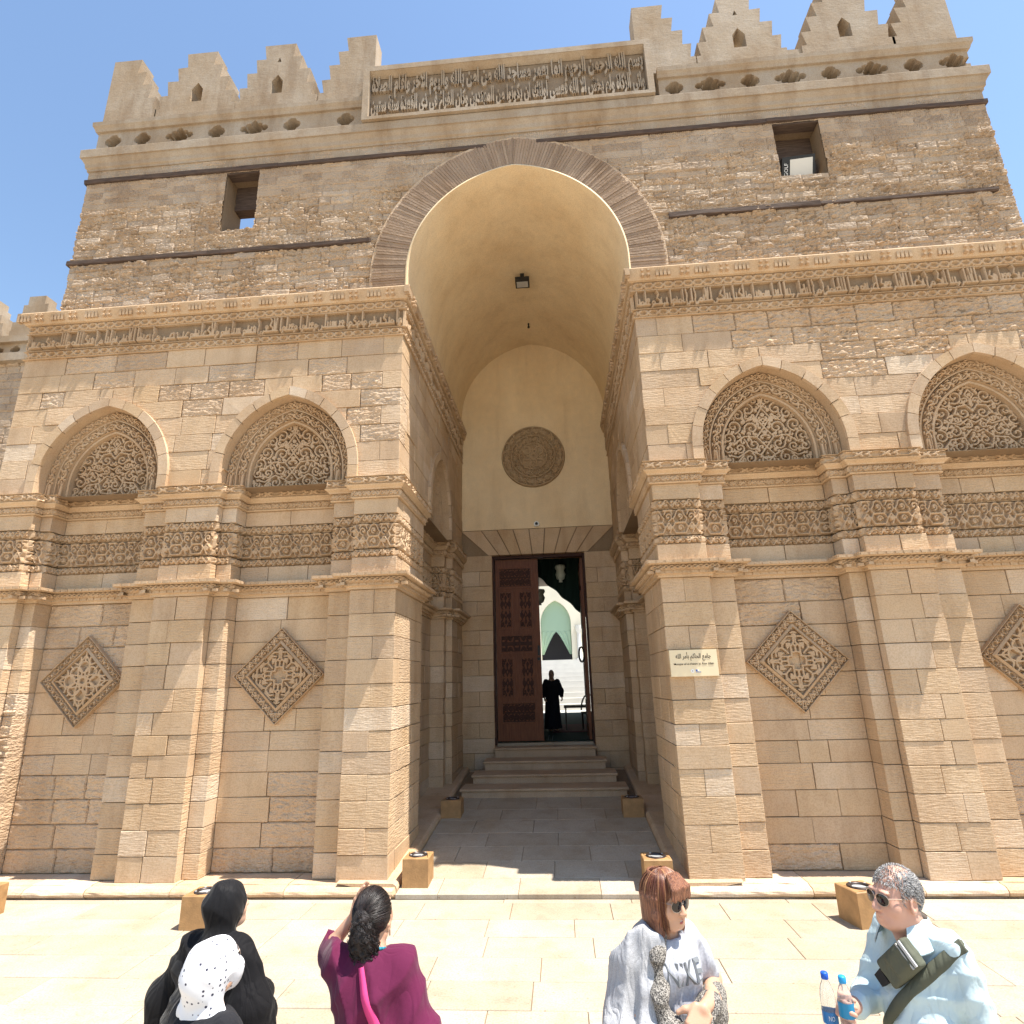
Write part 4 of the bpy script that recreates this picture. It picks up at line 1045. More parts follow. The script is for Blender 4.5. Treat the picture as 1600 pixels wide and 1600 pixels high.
for r, (y1, y0) in enumerate(zip(ys, ys[1:])):
    x = -9.6-rnd(0, 1)
    while x < 9.4:
        L = rnd(.75, 1.45) if r else rnd(1.0, 2.0); slab(x, x+L, y0, y1, lambda y: 0., pav); x += L

# ------------------------------------------------------------------ the mosque's own front wall beyond the portal
random.seed(8)
wall = thing('mosque_wall', 'lower crenellated stone wall running away behind the left end of the gateway', 'wall', (-13, 6, 0))
def side_wall(x0, x1, par):
    m = MB(); m.box(x0, x1, 6.06, 7.2, 0, 11.75, .4); m.build('wall_core', M_MORT, par)
    res = .03; X, Z = np.meshgrid(np.linspace(x0, x1, int((x1-x0)/res)), np.linspace(0, 11.6, int(11.6/.04)), indexing='ij')
    ci = np.floor(Z/.24); off = vnoise2(ci*7.3, ci*0+.5, 4)*3; si = np.floor(X/.42+off); e = np.minimum(np.minimum((X/.42+off) % 1, 1-(X/.42+off) % 1)*.42, np.minimum((Z/.24) % 1, 1-(Z/.24) % 1)*.24)
    T = vnoise2(si*3.7, ci*5.1, 2); H = .03*(T-.5)-.03*np.clip(1-e/.025, 0, 1)-.035*fbm2(X*6, Z*9, 3, 3)
    m = MB(); m.grid(np.stack([X, 6.0-H, Z], -1), T); m.build('rubble_masonry', M_RUB, par, kind='stuff')
    m = MB()
    for z0, z1, p in ((11.6, 11.85, .16), (12.25, 12.45, .1)): m.box(x0, x1, 6-p, 6.6, z0, z1)
    m.build('cornice', M_TOP, par)
    zz0, zz1 = 11.85, 12.25; X, Z = np.meshgrid(np.linspace(x0, x1, int((x1-x0)/.03)), np.linspace(zz0, zz1, 16), indexing='ij'); D = np.full(X.shape, 9.)
    i = 0; x = x0+.5
    while x < x1-.3: D = np.minimum(D, hole((X-x)*1.1, (Z-12.05)*1.25, i % 2)); x += .6; i += 1
    m = MB(); m.grid(np.stack([X, 6.02+np.clip(-D/.02, 0, 1)*.25, Z], -1), .5); m.build('pierced_parapet', M_TOP, par)
    x = -14.55
    while x > x0+.6:
        sz = [12.45, 12.7, 12.98, 13.26, 13.54, 13.82]; poly = []
        for i, w in enumerate(SWD): poly += [(x+w*.85, sz[i]), (x+w*.85, sz[i+1])]
        poly = poly+[(2*x-a, b) for a, b in poly[::-1]]
        m = MB(); m.prism(poly, 6.02, 6.4, [[(x-.1, 12.8), (x+.1, 12.8), (x+.1, 13.05), (x, 13.2), (x-.1, 13.05)][::-1]], rnd(.2, .8)); m.build('merlon', M_TOP, par); x -= 1.55
side_wall(-19, -8.12, wall)
# ------------------------------------------------------------------ small things around the entrance
M_TAN = simple('ochre_steel', (.38, .215, .09), .55, .4, .0, 6, .25, .3, 60)
M_RIM = simple('dark_bronze_rim', (.06, .045, .04), .45, .5, .6)
M_GLASS = simple('frosted_lamp_glass', (.45, .45, .44), .25, .6)
def floor_light(x0, y0, z, w, h, label, rot=0.0):
    t = thing('floor_light', label, 'light', (x0+w/2, y0+w/2, z), 'square ochre floor lights in front of the wall')
    c = (x0+w/2, y0+w/2); b = w/2
    def R(V):
        ca, sa = math.cos(rot), math.sin(rot)
        return [(c[0]+(x-c[0])*ca-(y-c[1])*sa, c[1]+(x-c[0])*sa+(y-c[1])*ca, q) for x, y, q in V]
    m = MB(); e = .008
    rings = [(b, -.02), (b, h-e), (b-e, h)]
    for r, zz in rings: m.V += [(c[0]+sx*r, c[1]+sy*r, z+zz) for sx, sy in ((-1, -1), (1, -1), (1, 1), (-1, 1))]; m.T += [.5]*4
    m.n = 12; m.Fc = [(4*k+i, 4*k+(i+1) % 4, 4*k+4+(i+1) % 4, 4*k+4+i) for k in (0, 1) for i in range(4)]
    N = 24; k0 = m.n
    circ = [(c[0]+b*.72*math.cos(2*math.pi*i/N+math.pi*1.25), c[1]+b*.72*math.sin(2*math.pi*i/N+math.pi*1.25), z+h) for i in range(N)]
    m.V += circ; m.T += [.5]*N; m.n += N
    for i in range(N):
        q = i*4//N; m.Fc.append((k0+i, 8+q, k0+(i+1) % N))
        if (i+1)*4//N != q: m.Fc.append((8+q, 8+(q+1) % 4, k0+(i+1) % N))
    m.V = R(m.V); m.build('housing', M_TAN, t)
    m = MB(); m.lathe((c[0], c[1], z+h), [(b*.72, -.005), (b*.72, .008), (b*.68, .012), (b*.5, .012), (b*.48, -.012)], 28); m.build('rim', M_RIM, t, True)
    m = MB(); m.lathe((c[0], c[1], z+h), [(b*.49, -.008), (.0, -.006)], 28); m.build('lens', M_GLASS, t, True)
    for a in range(4):
        p = (c[0]+b*.6*math.cos(a*1.57+.6), c[1]+b*.6*math.sin(a*1.57+.6), z+h+.012)
        m = MB(); m.cyl(p, (p[0], p[1], p[2]+.006), .012, n=8); m.build('screw', M_GLASS, t)
floor_light(-1.62, .0, zf(.1)-.01, .32, .32, 'ochre square floor light at the left front corner of the entrance passage')
floor_light(1.28, -.12, zf(.0)-.01, .33, .33, 'ochre square floor light at the right front corner of the passage, behind the red-haired woman')
floor_light(-1.66, 2.6, zf(2.7)-.02, .33, .28, 'ochre square floor light by the steps on the left of the passage')
floor_light(1.31, 2.55, zf(2.7)-.02, .33, .28, 'ochre square floor light by the steps on the right of the passage')
floor_light(-3.72, -1.1, 0, .33, .32, 'ochre square floor light beside the head of the black-veiled woman')
floor_light(-6.5, -.92, 0, .33, .32, 'ochre square floor light at the far left edge of the pavement')
floor_light(3.2, -1.0, 0, .33, .32, 'ochre square floor light set askew behind the grey-haired man', rad(14))
# wall sign
M_SIGN = simple('cream_sign_board', (.80, .66, .43), .5, .4, nscale=3, amt=.04)
M_INK = simple('dark_brown_ink', (.05, .03, .02), .6)
M_WHITE = simple('white_print', (.85, .85, .83), .6); M_BLUE = simple('blue_print', (.05, .13, .4), .6)
sg = thing('sign_plaque', 'cream rectangular name plaque with Arabic and English lettering on the corner pier', 'sign', (2.11, 0, 2.43))
m = MB(); m.box(1.815, 2.41, -.045, .0, 2.435, 2.765); m.build('board', M_SIGN, sg)
text_mesh(arabic('جامع الحاكم بأمر الله'), 1.89, 2.33, 2.625, 2.735, -.047, .002, .008, 'arabic_lettering', M_INK, sg)
text_mesh('Mosque of al-Hakim bi Amr Allah', 1.86, 2.36, 2.568, 2.602, -.047, .002, .004, 'english_lettering', M_INK, sg)
m = MB(); m.cyl((2.085, -.045, 2.50), (2.085, -.049, 2.50), .022, n=20); m.build('round_emblem', M_WHITE, sg)
m = MB(); m.cyl((2.085, -.049, 2.50), (2.085, -.0505, 2.50), .007, n=10); m.build('emblem_dot', M_TAN, sg)
m = MB(); m.box(2.125, 2.145, -.049, -.045, 2.497, 2.518); m.build('blue_emblem', M_BLUE, sg)
m = MB(); m.box(2.15, 2.165, -.049, -.045, 2.497, 2.518); m.build('white_emblem', M_WHITE, sg)
m = MB(); m.box(2.125, 2.19, -.049, -.045, 2.483, 2.490); m.build('emblem_line', M_BLUE, sg)
# vault lamp
vl = thing('vault_lamp', 'small black rectangular floodlight fixed under the crown of the vault', 'lamp', (-.02, 2.95, 10.85))
m = MB(); m.box(-.17, .13, 2.80, 3.06, 10.66, 10.76); m.build('housing', M_BLACK, vl)
m = MB(); m.box(-.14, .10, 2.84, 3.02, 10.652, 10.66); m.build('lens', M_GLASS, vl)
m = MB(); m.box(-.06, .02, 2.9, 2.98, 10.76, 10.92); m.build('bracket', M_BLACK, vl)
hk = thing('ceiling_hook', 'small dark hook in the vault plaster near the back wall', 'hook', (.02, 4.8, 10.9)); m = MB(); m.cyl((.02, 4.8, 10.95), (.02, 4.8, 10.84), .025, .015, 8); m.build('stem', M_BLACK, hk)
m = MB(); m.cyl((.02, 4.8, 10.84), (.02, 4.8, 10.81), .03, .03, 8); m.build('ring', M_BLACK, hk)
# security camera
sc_ = thing('security_camera', 'tiny white dome camera on the plaster above the door', 'camera', (0, 5.75, 6.05))
m = MB(); m.cyl((0, 5.75, 6.05), (0, 5.70, 6.05), .07, .065, 18); m.build('base', M_WHITE, sc_)
m = MB(); m.cyl((0, 5.70, 6.05), (0, 5.66, 6.05), .035, .028, 14); m.build('dome', M_BLACK, sc_)
# floodlight in the right upper window
fl = thing('floodlight', 'black floodlight tilted down in the right upper window opening', 'lamp', (4.8, .3, 10.26))
ca, sa = math.cos(rad(24)), math.sin(rad(24))
def FR(V): return [(4.74+x*math.cos(.12)-z*math.sin(.12)*0+0, .26+y*ca-z*sa, 10.5+y*sa+z*ca+x*.06) for x, y, z in V]
m = MB(); m.box(-.27, .27, 0, .09, -.2, .2); m.V = FR(m.V); m.build('housing', M_BLACK, fl)
m = MB(); m.box(-.14, .23, -.006, .0, -.15, .15); m.V = FR(m.V); m.build('lens', simple('floodlight_glass', (.62, .60, .55), .2, .6), fl)
for i in range(5):
    m = MB(); m.box(-.25+.11*i, -.235+.11*i, .09, .14, -.18, .18); m.V = FR(m.V); m.build('cooling_fin', M_BLACK, fl)
m = MB()
for x in (-.29, .275): m.box(x, x+.015, .02, .06, -.28, .05)
m.box(-.29, .29, .02, .06, -.295, -.28); m.V = FR(m.V); m.build('bracket', M_BLACK, fl)
text_mesh('GOLF', -.1, .1, -.03, .03, 0, .001, .0, 'lettering', M_WHITE, fl, frame=lambda W: np.array(FR([(-.205-p[2], -.004+p[1], p[0]) for p in W])))

# ------------------------------------------------------------------ inside: dark hall, sunlit court beyond
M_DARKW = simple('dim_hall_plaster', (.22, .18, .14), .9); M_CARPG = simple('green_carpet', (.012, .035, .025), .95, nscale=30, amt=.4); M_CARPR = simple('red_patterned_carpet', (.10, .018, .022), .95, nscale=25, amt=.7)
M_MARB = simple('white_marble', (.62, .60, .55), .35, .5, nscale=2, amt=.05); M_CWALL = simple('court_wall_plaster', (.72, .66, .52), .85, nscale=1, amt=.05)
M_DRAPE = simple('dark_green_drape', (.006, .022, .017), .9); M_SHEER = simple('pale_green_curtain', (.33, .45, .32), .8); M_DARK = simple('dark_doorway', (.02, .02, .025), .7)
hall = structure(MB().box(-6, 6, 6.5, 19, 1.0, 1.115).build('hall_floor', M_CARPG))
def st(name, mat, *boxes):
    o = MB()
    for b in boxes: o.box(*b)
    return structure(o.build(name, mat))
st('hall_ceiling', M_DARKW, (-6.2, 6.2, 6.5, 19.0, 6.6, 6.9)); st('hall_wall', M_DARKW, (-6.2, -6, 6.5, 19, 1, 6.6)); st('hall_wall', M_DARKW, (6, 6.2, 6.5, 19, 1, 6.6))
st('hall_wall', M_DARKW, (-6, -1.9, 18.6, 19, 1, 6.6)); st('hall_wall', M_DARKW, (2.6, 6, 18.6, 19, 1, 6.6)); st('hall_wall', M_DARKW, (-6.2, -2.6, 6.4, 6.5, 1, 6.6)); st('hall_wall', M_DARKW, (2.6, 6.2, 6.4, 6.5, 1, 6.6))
rug = tag(MB().box(.12, 3.2, 8.7, 11.6, 1.118, 1.13).build('carpet', M_CARPR), 'dark red patterned carpet on the hall floor inside the door', 'carpet')
rr = MB()
for k in range(3): rr.box(-.12+.0*k, -.08, 6.6, 7.9, 1.117, 1.122) if k == 0 else rr.box(-.06+.1*k, -.05+.1*k, 6.6, 7.9, 1.117, 1.122)
tag(rr.build('carpet_border', simple('pale_carpet_line', (.25, .3, .28), .9)), 'pale lines woven in the green carpet behind the threshold', 'carpet')
# drape hung across the opening, gathered to the right
n = 26; G = np.empty((n, 8, 3))
for i in range(n):
    t = i/(n-1); x = -.15+1.45*t; zb = 5.15-1.35*t**1.05
    for j in range(8):
        q = j/7; G[i, j] = (x+.02*math.sin(q*5+i), 7.55+.05*math.sin(i*1.1+q*1.5), 5.75*(1-q)+zb*q)
dm = MB(); dm.grid(G, .5, flip=True); Gb = G.copy(); Gb[..., 1] += .02; dm.grid(Gb, .5)
tag(dm.build('hall_drape', M_DRAPE, smooth=True), 'dark green drape hanging diagonally inside the doorway', 'drape')
# far side of the court
court = structure(MB().box(-30, 30, 19, 60, .8, 1.08).build('courtyard_floor', M_MARB))
for k in range(10): structure(MB().box(-12, 12, 22+.8*k, 34.5, 1.08+.26*k, 1.08+.26*(k+1)-.002*k).build('marble_step', M_MARB, court))
arc = thing('arcade_wall', 'bright plastered arcade across the sunlit court, seen through the doorway', 'arcade', (0, 34, 3.6))
hwA = 1.05; _, pA, _ = parch(hwA, 1.55, 6.35)
def wall_with_arch(cx):
    return [(cx+x, z) for x, z in pA(12)]+[(cx-hwA, 3.68), (cx+hwA, 3.68)]
m = MB(); m.prism([(-12, 3.6), (12, 3.6), (12, 14), (-12, 14)], 34.0, 34.8, [wall_with_arch(c)[::-1] for c in (-7.4, -3.6, .2, 4.0, 7.8)], .5); m.build('wall', M_CWALL, arc)
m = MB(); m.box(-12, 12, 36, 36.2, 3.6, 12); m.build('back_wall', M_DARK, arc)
for c in (-3.6, .2, 4.0):
    A_ = pA(12); m = MB()
    m.prism([(c+x*.99, z) for x, z in A_]+[(c-hwA*.99, 5.75), (c+hwA*.99, 5.75)], 34.3, 34.34); m.build('curtain_top', M_SHEER, arc)
    for sx in (-1, 1):
        G = np.empty((10, 8, 3))
        for i in range(10):
            for j in range(8):
                q = j/7; w = 1.03*(1-.85*q**.8) ; x = c+sx*(1.04-(1-i/9)*w*1.0 if True else 0); G[i, j] = (x, 34.28+.03*math.sin(i*2.2), 5.75-1.55*q)
        m = MB(); m.grid(G, .5); m.build('curtain_side', M_SHEER, arc)
for cx in (-1.3, 1.75):
    m = MB(); m.lathe((cx, 33.9, 3.62), [(.24, 0), (.24, .25), (.15, .32), (.14, 1.9), (.14, 2.0), (.2, 2.1), (.24, 2.35), (.24, 2.5)], 14); m.build('column', M_MARB, arc, True)
# hanging lamps
def hang(x, y, z, r, label):
    t = thing('hanging_lamp', label, 'lamp', (x, y, z), 'glass hanging lamps in the hall')
    m = MB(); m.lathe((x, y, z), [(.02, .36), (r*.9, .34), (r, .28), (r*.72, .2), (r*.95, .1), (r*.7, -.02), (r*.25, -.06), (r*.4, -.1), (.0, -.11)], 16); m.build('glass_bowl', simple('lamp_glass', (.55, .6, .52), .3, .6), t, True)
    m = MB(); m.cyl((x, y, z+.35), (x, y, 6.6), .008, n=6); m.build('chain', M_RIM, t)
hang(.52, 7.3, 4.98, .14, 'glass hanging lamp in front of the dark green drape'); hang(-.1, 9.0, 4.62, .17, 'glass hanging lamp half hidden behind the closed door leaf')
# chairs and a low table just inside
M_DKW = simple('dark_furniture_wood', (.05, .028, .018), .5)
def hall_chair(x, y, a, label):
    t = thing('hall_chair', label, 'chair', (x, y, 1.12), 'dark chairs in the hall'); ca, sa = math.cos(a), math.sin(a)
    def B(name, *b):
        m = MB(); m.box(*b); m.V = [(x+p*ca-q*sa, y+p*sa+q*ca, z+1.12) for p, q, z in m.V]; m.build(name, M_DKW, t)
    B('seat', -.24, .24, -.22, .24, .42, .47)
    for px in (-.23, .19):
        for py in (-.21, .19): B('leg', px, px+.04, py, py+.04, 0, .42)
    m = MB(); K = 12
    for i in range(K):
        t0, t1 = math.pi*i/K, math.pi*(i+1)/K
        P0, P1 = ((-.23*math.cos(t0), .23, .5+.42*math.sin(t0)), (-.23*math.cos(t1), .23, .5+.42*math.sin(t1)))
        m.cyl(*[(x+p*ca-q*sa, y+p*sa+q*ca, z+1.12) for p, q, z in (P0, P1)], .022, n=8)
    m.build('back_hoop', M_DKW, t)
hall_chair(1.22, 9.4, .3, 'dark chair with rounded back inside the door, nearest the door leaf'); 
t = thing('low_table', 'dark low table beside the man inside the hall', 'table', (.85, 9.6, 1.12)); m = MB(); m.box(.45, 1.15, 9.3, 9.9, 1.70, 1.76); m.build('top', M_DKW, t)
for px in (.48, 1.08):
    for py in (9.33, 9.84): m = MB(); m.box(px, px+.04, py, py+.04, 1.12, 1.70); m.build('leg', M_DKW, t)
# ------------------------------------------------------------------ people: signed-distance bodies meshed with surface nets
def rotz(a): c, s_ = math.cos(a), math.sin(a); return np.array([[c, -s_, 0], [s_, c, 0], [0, 0, 1.]])
def rotx(a): c, s_ = math.cos(a), math.sin(a); return np.array([[1, 0, 0], [0, c, -s_], [0, s_, c]])
def roty(a): c, s_ = math.cos(a), math.sin(a); return np.array([[c, 0, s_], [0, 1, 0], [-s_, 0, c]])
class Vol:
    def __init__(s, lo, hi, h):
        s.h = h; s.lo = np.array(lo, float); n = np.ceil((np.array(hi)-s.lo)/h).astype(int)+1
        s.ax = [(s.lo[i]+h*np.arange(n[i])).astype(np.float32) for i in range(3)]; s.d = np.full(n, .12, np.float32)
    def win(s, lo, hi):
        sl = []
        for i in range(3):
            a = max(0, int((lo[i]-s.lo[i])/s.h)); b = min(len(s.ax[i]), int((hi[i]-s.lo[i])/s.h)+2)
            if b <= a: return None, None
            sl.append(slice(a, b))
        X, Y, Z = (s.ax[i][sl[i]] for i in range(3))
        return tuple(sl), (X[:, None, None], Y[None, :, None], Z[None, None, :])
    def mix(s, sl, e, k, op):
        d = s.d[sl]
        if op == '+':
            h = np.clip(.5+.5*(d-e)/k, 0, 1); s.d[sl] = d*(1-h)+e*h-k*h*(1-h)
        else:
            h = np.clip(.5-.5*(d+e)/k, 0, 1); s.d[sl] = d*(1-h)-e*h+k*h*(1-h)
    def cone(s, a, b, ra, rb, k=.02, op='+', flat=None):
        a = np.array(a, float); b = np.array(b, float); m = max(ra, rb)+.1
        sl, P = s.win(np.minimum(a, b)-m, np.maximum(a, b)+m)
        if sl is None: return s
        v = b-a; L = v@v+1e-9; q = [P[i]-np.float32(a[i]) for i in range(3)]
        t = np.clip((q[0]*v[0]+q[1]*v[1]+q[2]*v[2])/L, 0, 1).astype(np.float32)
        e = np.sqrt((q[0]-t*v[0])**2+(q[1]-t*v[1])**2+(q[2]-t*v[2])**2)-(ra+(rb-ra)*t)
        s.mix(sl, e, k, op); return s
    def chain(s, pts, k=.02):
        for (a, ra), (b, rb) in zip(pts, pts[1:]): s.cone(a, b, ra, rb, k)
        return s
    def ell(s, c, r, k=.02, R=None, op='+'):
        c = np.array(c, float); r = np.array(r, float); m = max(r)+.1
        sl, P = s.win(c-m, c+m)
        if sl is None: return s
        q = [P[i]-np.float32(c[i]) for i in range(3)]
        if R is not None: q = [q[0]*R[0, i]+q[1]*R[1, i]+q[2]*R[2, i] for i in range(3)]
        k0 = np.sqrt((q[0]/r[0])**2+(q[1]/r[1])**2+(q[2]/r[2])**2); k1 = np.sqrt((q[0]/r[0]**2)**2+(q[1]/r[1]**2)**2+(q[2]/r[2]**2)**2)+1e-6
        s.mix(sl, k0*(k0-1)/k1, k, op); return s
    def rbox(s, c, hf, rr, k=.01, R=None, op='+'):
        c = np.array(c, float); hf = np.array(hf, float); m = np.linalg.norm(hf)+rr+.06; sl, P = s.win(c-m, c+m)
        if sl is None: return s
        q = [P[i]-np.float32(c[i]) for i in range(3)]
        if R is not None: q = [q[0]*R[0, i]+q[1]*R[1, i]+q[2]*R[2, i] for i in range(3)]
        q = [np.abs(q[i])-hf[i] for i in range(3)]
        e = np.sqrt(sum(np.maximum(x, 0)**2 for x in q))+np.minimum(np.maximum(np.maximum(q[0], q[1]), q[2]), 0)-rr
        s.mix(sl, e, k, op); return s
    def plane(s, p, n):
        n = np.array(n, float)/np.linalg.norm(n); X, Y, Z = s.ax
        e = (X[:, None, None]-p[0])*n[0]+(Y[None, :, None]-p[1])*n[1]+(Z[None, None, :]-p[2])*n[2]
        s.d = np.maximum(s.d, e.astype(np.float32)); return s
    def wrinkle(s, amp, fx, fy, fz, ph=0., warp=1.0):
        X, Y, Z = s.ax[0][:, None, None], s.ax[1][None, :, None], s.ax[2][None, None, :]
        w = warp*(np.sin(X*fx*.37+Z*5+ph)+np.sin(Z*fz*.31+4*Y+ph*2))
        s.d = s.d+np.float32(amp)*(2.2*np.abs(np.sin((X*fx+Y*fy+Z*fz+w+ph)*.5))-1.7).astype(np.float32); return s
    def radial(s, amp, n, z0=0., ph=0.):
        X, Y, Z = s.ax[0][:, None, None], s.ax[1][None, :, None], s.ax[2][None, None, :]
        th = np.arctan2(Y, X); w = np.sin(th*3+Z*4+ph)*1.3
        s.d = s.d+np.float32(amp)*((2*np.abs(np.sin((th*n+w+ph)*.5+.0*Z))-1.4)*np.clip((1.45-Z)/.6, 0, 1)).astype(np.float32); return s
    def mesh(s):
        d = s.d; h = s.h; ins = d < 0
        c = [ins[i:i+d.shape[0]-1, j:j+d.shape[1]-1, k:k+d.shape[2]-1] for i in (0, 1) for j in (0, 1) for k in (0, 1)]
        any_ = np.logical_or.reduce(c); all_ = np.logical_and.reduce(c); I = np.argwhere(any_ & ~all_)
        acc = np.zeros((len(I), 3)); cnt = np.zeros(len(I))
        corner = [(i, j, k) for i in (0, 1) for j in (0, 1) for k in (0, 1)]
        dv = {q: d[I[:, 0]+q[0], I[:, 1]+q[1], I[:, 2]+q[2]] for q in corner}
        for q in corner:
            for ax in range(3):
                if q[ax]: continue
                r = list(q); r[ax] = 1; r = tuple(r); a, b = dv[q], dv[r]; m = (a < 0) != (b < 0)
                t = np.where(m, a/(a-b+1e-12), 0); p = np.tile(np.array(q, float), (len(I), 1)); p[:, ax] += t
                acc[m] += p[m]; cnt[m] += 1
        V = (I+acc/cnt[:, None])*h+s.lo
        idx = np.full(any_.shape, -1, np.int64); idx[tuple(I.T)] = np.arange(len(I))
        Q = []
        for ax in range(3):
            sa = [slice(None)]*3; sb = [slice(None)]*3; sa[ax] = slice(0, -1); sb[ax] = slice(1, None)
            a = ins[tuple(sa)]; b = ins[tuple(sb)]; E_ = np.argwhere(a != b)
            o = [i for i in range(3) if i != ax]
            ok = np.ones(len(E_), bool)
            for k in o: ok &= (E_[:, k] > 0) & (E_[:, k] < d.shape[k]-1)
            E_ = E_[ok]; fl = a[tuple(E_.T)]
            g = []
            for da, db in ((0, 0), (-1, 0), (-1, -1), (0, -1)):
                e = E_.copy(); e[:, o[0]] += da; e[:, o[1]] += db; g.append(idx[tuple(e.T)])
            q = np.stack(g, 1); q = q[(q >= 0).all(1)] if False else q
            if ax == 1: fl = ~fl
            q = np.where(fl[:, None], q[:, ::-1], q); Q.append(q)
        return V, np.concatenate(Q)
    def at(s, p):
        i = np.clip(np.round((np.asarray(p)-s.lo)/s.h).astype(int), 0, np.array(s.d.shape)-1); return s.d[tuple(i)]

class Person:
    def __init__(s, name, label, x, y, heading, z=0.0, k=1.0):
        s.t = thing(name, label, 'person', (x, y, z)); s.a = math.atan2(heading[1], heading[0])-math.pi/2
        s.R = rotz(s.a)*k; s.o = np.array([x, y, z])
    def w(s, V): return np.asarray(V)@s.R.T+s.o
    def emit(s, vol, name, mat, parent=None, smooth=True):
        V, Q = vol.mesh(); W = s.w(V); m = MB(); m.V = list(map(tuple, W)); m.Fc = list(map(tuple, Q.tolist())); m.T = [.5]*len(W); m.n = len(W)
        return m.build(name, mat, parent or s.t, smooth)
    def mb(s, m, name, mat, parent=None, smooth=False): m.V = list(map(tuple, s.w(np.array(m.V)))); return m.build(name, mat, parent or s.t, smooth)
def head(v, hc, R, s=1.0, neck=None, male=False):
    hc = np.array(hc); T = lambda p: hc+R@(np.array(p)*s)
    v.ell(T((0, -.012, .022)), np.array((.074, .094, .096))*s, .01, R); v.ell(T((0, .03, -.03)), np.array((.062, .066, .085))*s, .03, R)
    v.ell(T((0, .052, -.082)), np.array((.034+.008*male, .03, .028))*s, .03, R)                       # chin
    for sx in (-1, 1):
        v.ell(T((sx*.042, .055, -.03)), np.array((.024, .024, .03))*s, .025, R)                     # cheek
        v.cone(T((sx*.05, -.02, -.07)), T((sx*.025, .06, -.09)), .022*s, .018*s, .03)                # jaw
        v.ell(T((sx*.077, -.012, -.012)), np.array((.010, .024, .034))*s, .008, R@rotz(-sx*.35))    # ear
        v.ell(T((sx*.084, -.010, -.010)), np.array((.006, .012, .018))*s, .006, R@rotz(-sx*.35), '-')
        v.ell(T((sx*.031, .094, .012)), np.array((.019, .014, .013))*s, .012, R, '-')               # eye socket
        v.ell(T((sx*.03, .083, .03)), np.array((.024, .014, .008))*s, .012, R)                      # brow
        v.ell(T((sx*.012, .103, -.036)), np.array((.009, .010, .008))*s, .006, R)                   # nostril wing
    v.cone(T((0, .088, .014)), T((0, .112, -.03)), .008*s, .0125*s, .012)                            # nose
    v.ell(T((0, .088, -.058)), np.array((.024, .014, .008))*s, .006, R); v.ell(T((0, .086, -.07)), np.array((.020, .013, .008))*s, .006, R)
    v.ell(T((0, .103, -.0635)), np.array((.02, .008, .0022))*s, .003, R, '-')
    if neck is not None: v.cone(T((0, -.025, -.06)), neck, .052*s+.006*male, .058*s+.01*male, .03)
    return T
def hand(v, w, R, curl=(.5, .5, .5, .55), thumb=(.55, .75, -.25), s=1.0, tcurl=.3):
    """R columns: x to the thumb, y along the fingers, z out of the back of the hand"""
    w = np.array(w, float); T = lambda p: w+R@(np.array(p, float)*s)
    v.rbox(T((0, .045, 0)), np.array((.032, .036, .006))*s, .009*s, .015, R)
    for x, y0, L, c in ((.030, .082, .070, curl[0]), (.010, .087, .078, curl[1]), (-.011, .084, .072, curl[2]), (-.030, .076, .057, curl[3])):
        p = np.array((x, y0, .0)); a = 0.15; pts = [(T(p), .0098*s)]
        for f, r in ((.44, .0092), (.32, .0085), (.24, .0075)):
            a += c; p = p+np.array((x*.15*f, math.cos(a)*f, -math.sin(a)*f))*np.array((L/.07*.4, L, L)); pts.append((T(p), r*s))
        v.chain(pts, .006)
    p = np.array((.030, .018, -.004)); d = np.array(thumb)/np.linalg.norm(thumb); pts = [(T(p), .014*s)]
    for L, r in ((.04, .0115), (.03, .0095)):
        p = p+d*L; pts.append((T(p), r*s)); d = d+np.array((-.5*tcurl, .1, -.5*tcurl)); d /= np.linalg.norm(d)
    v.chain(pts, .012)
def basis(y, z):
    y = np.array(y, float); y /= np.linalg.norm(y); z = np.array(z, float); z -= y*(z@y); z /= np.linalg.norm(z); return np.stack([np.cross(y, z), y, z], 1)
def legs_feet(v, H, k=.04):
    for sx in (-1, 1):
        v.chain([((sx*.09, 0, .53*H), .085), ((sx*.09, .01, .28*H), .055), ((sx*.09, -.02, .06*H), .036)], k); v.cone((sx*.09, -.03, .035), (sx*.1, .13, .03), .034, .028, .03)
def skin_mat(name, col, rough=.5):
    m, nt, b = new_mat(name, rough, .35); tc = node(nt, 'ShaderNodeTexCoord').outputs['Object']
    n = noise(nt, tc, 14, 4, .6); c = mixc(nt, n, tuple(x*.86 for x in col), tuple(min(1, x*1.1) for x in col)); nt.links.new(c, b.inputs['Base Color'])
    b.inputs['Subsurface Weight'].default_value = .12; b.inputs['Subsurface Radius'].default_value = (.012, .005, .003); b.inputs['Subsurface Scale'].default_value = .6
    n2 = noise(nt, tc, 160, 2, .5); bp = node(nt, 'ShaderNodeBump', i={'Strength': .15, 'Distance': .002}); nt.links.new(n2, bp.inputs['Height']); nt.links.new(bp.outputs[0], b.inputs['Normal'])
    return m
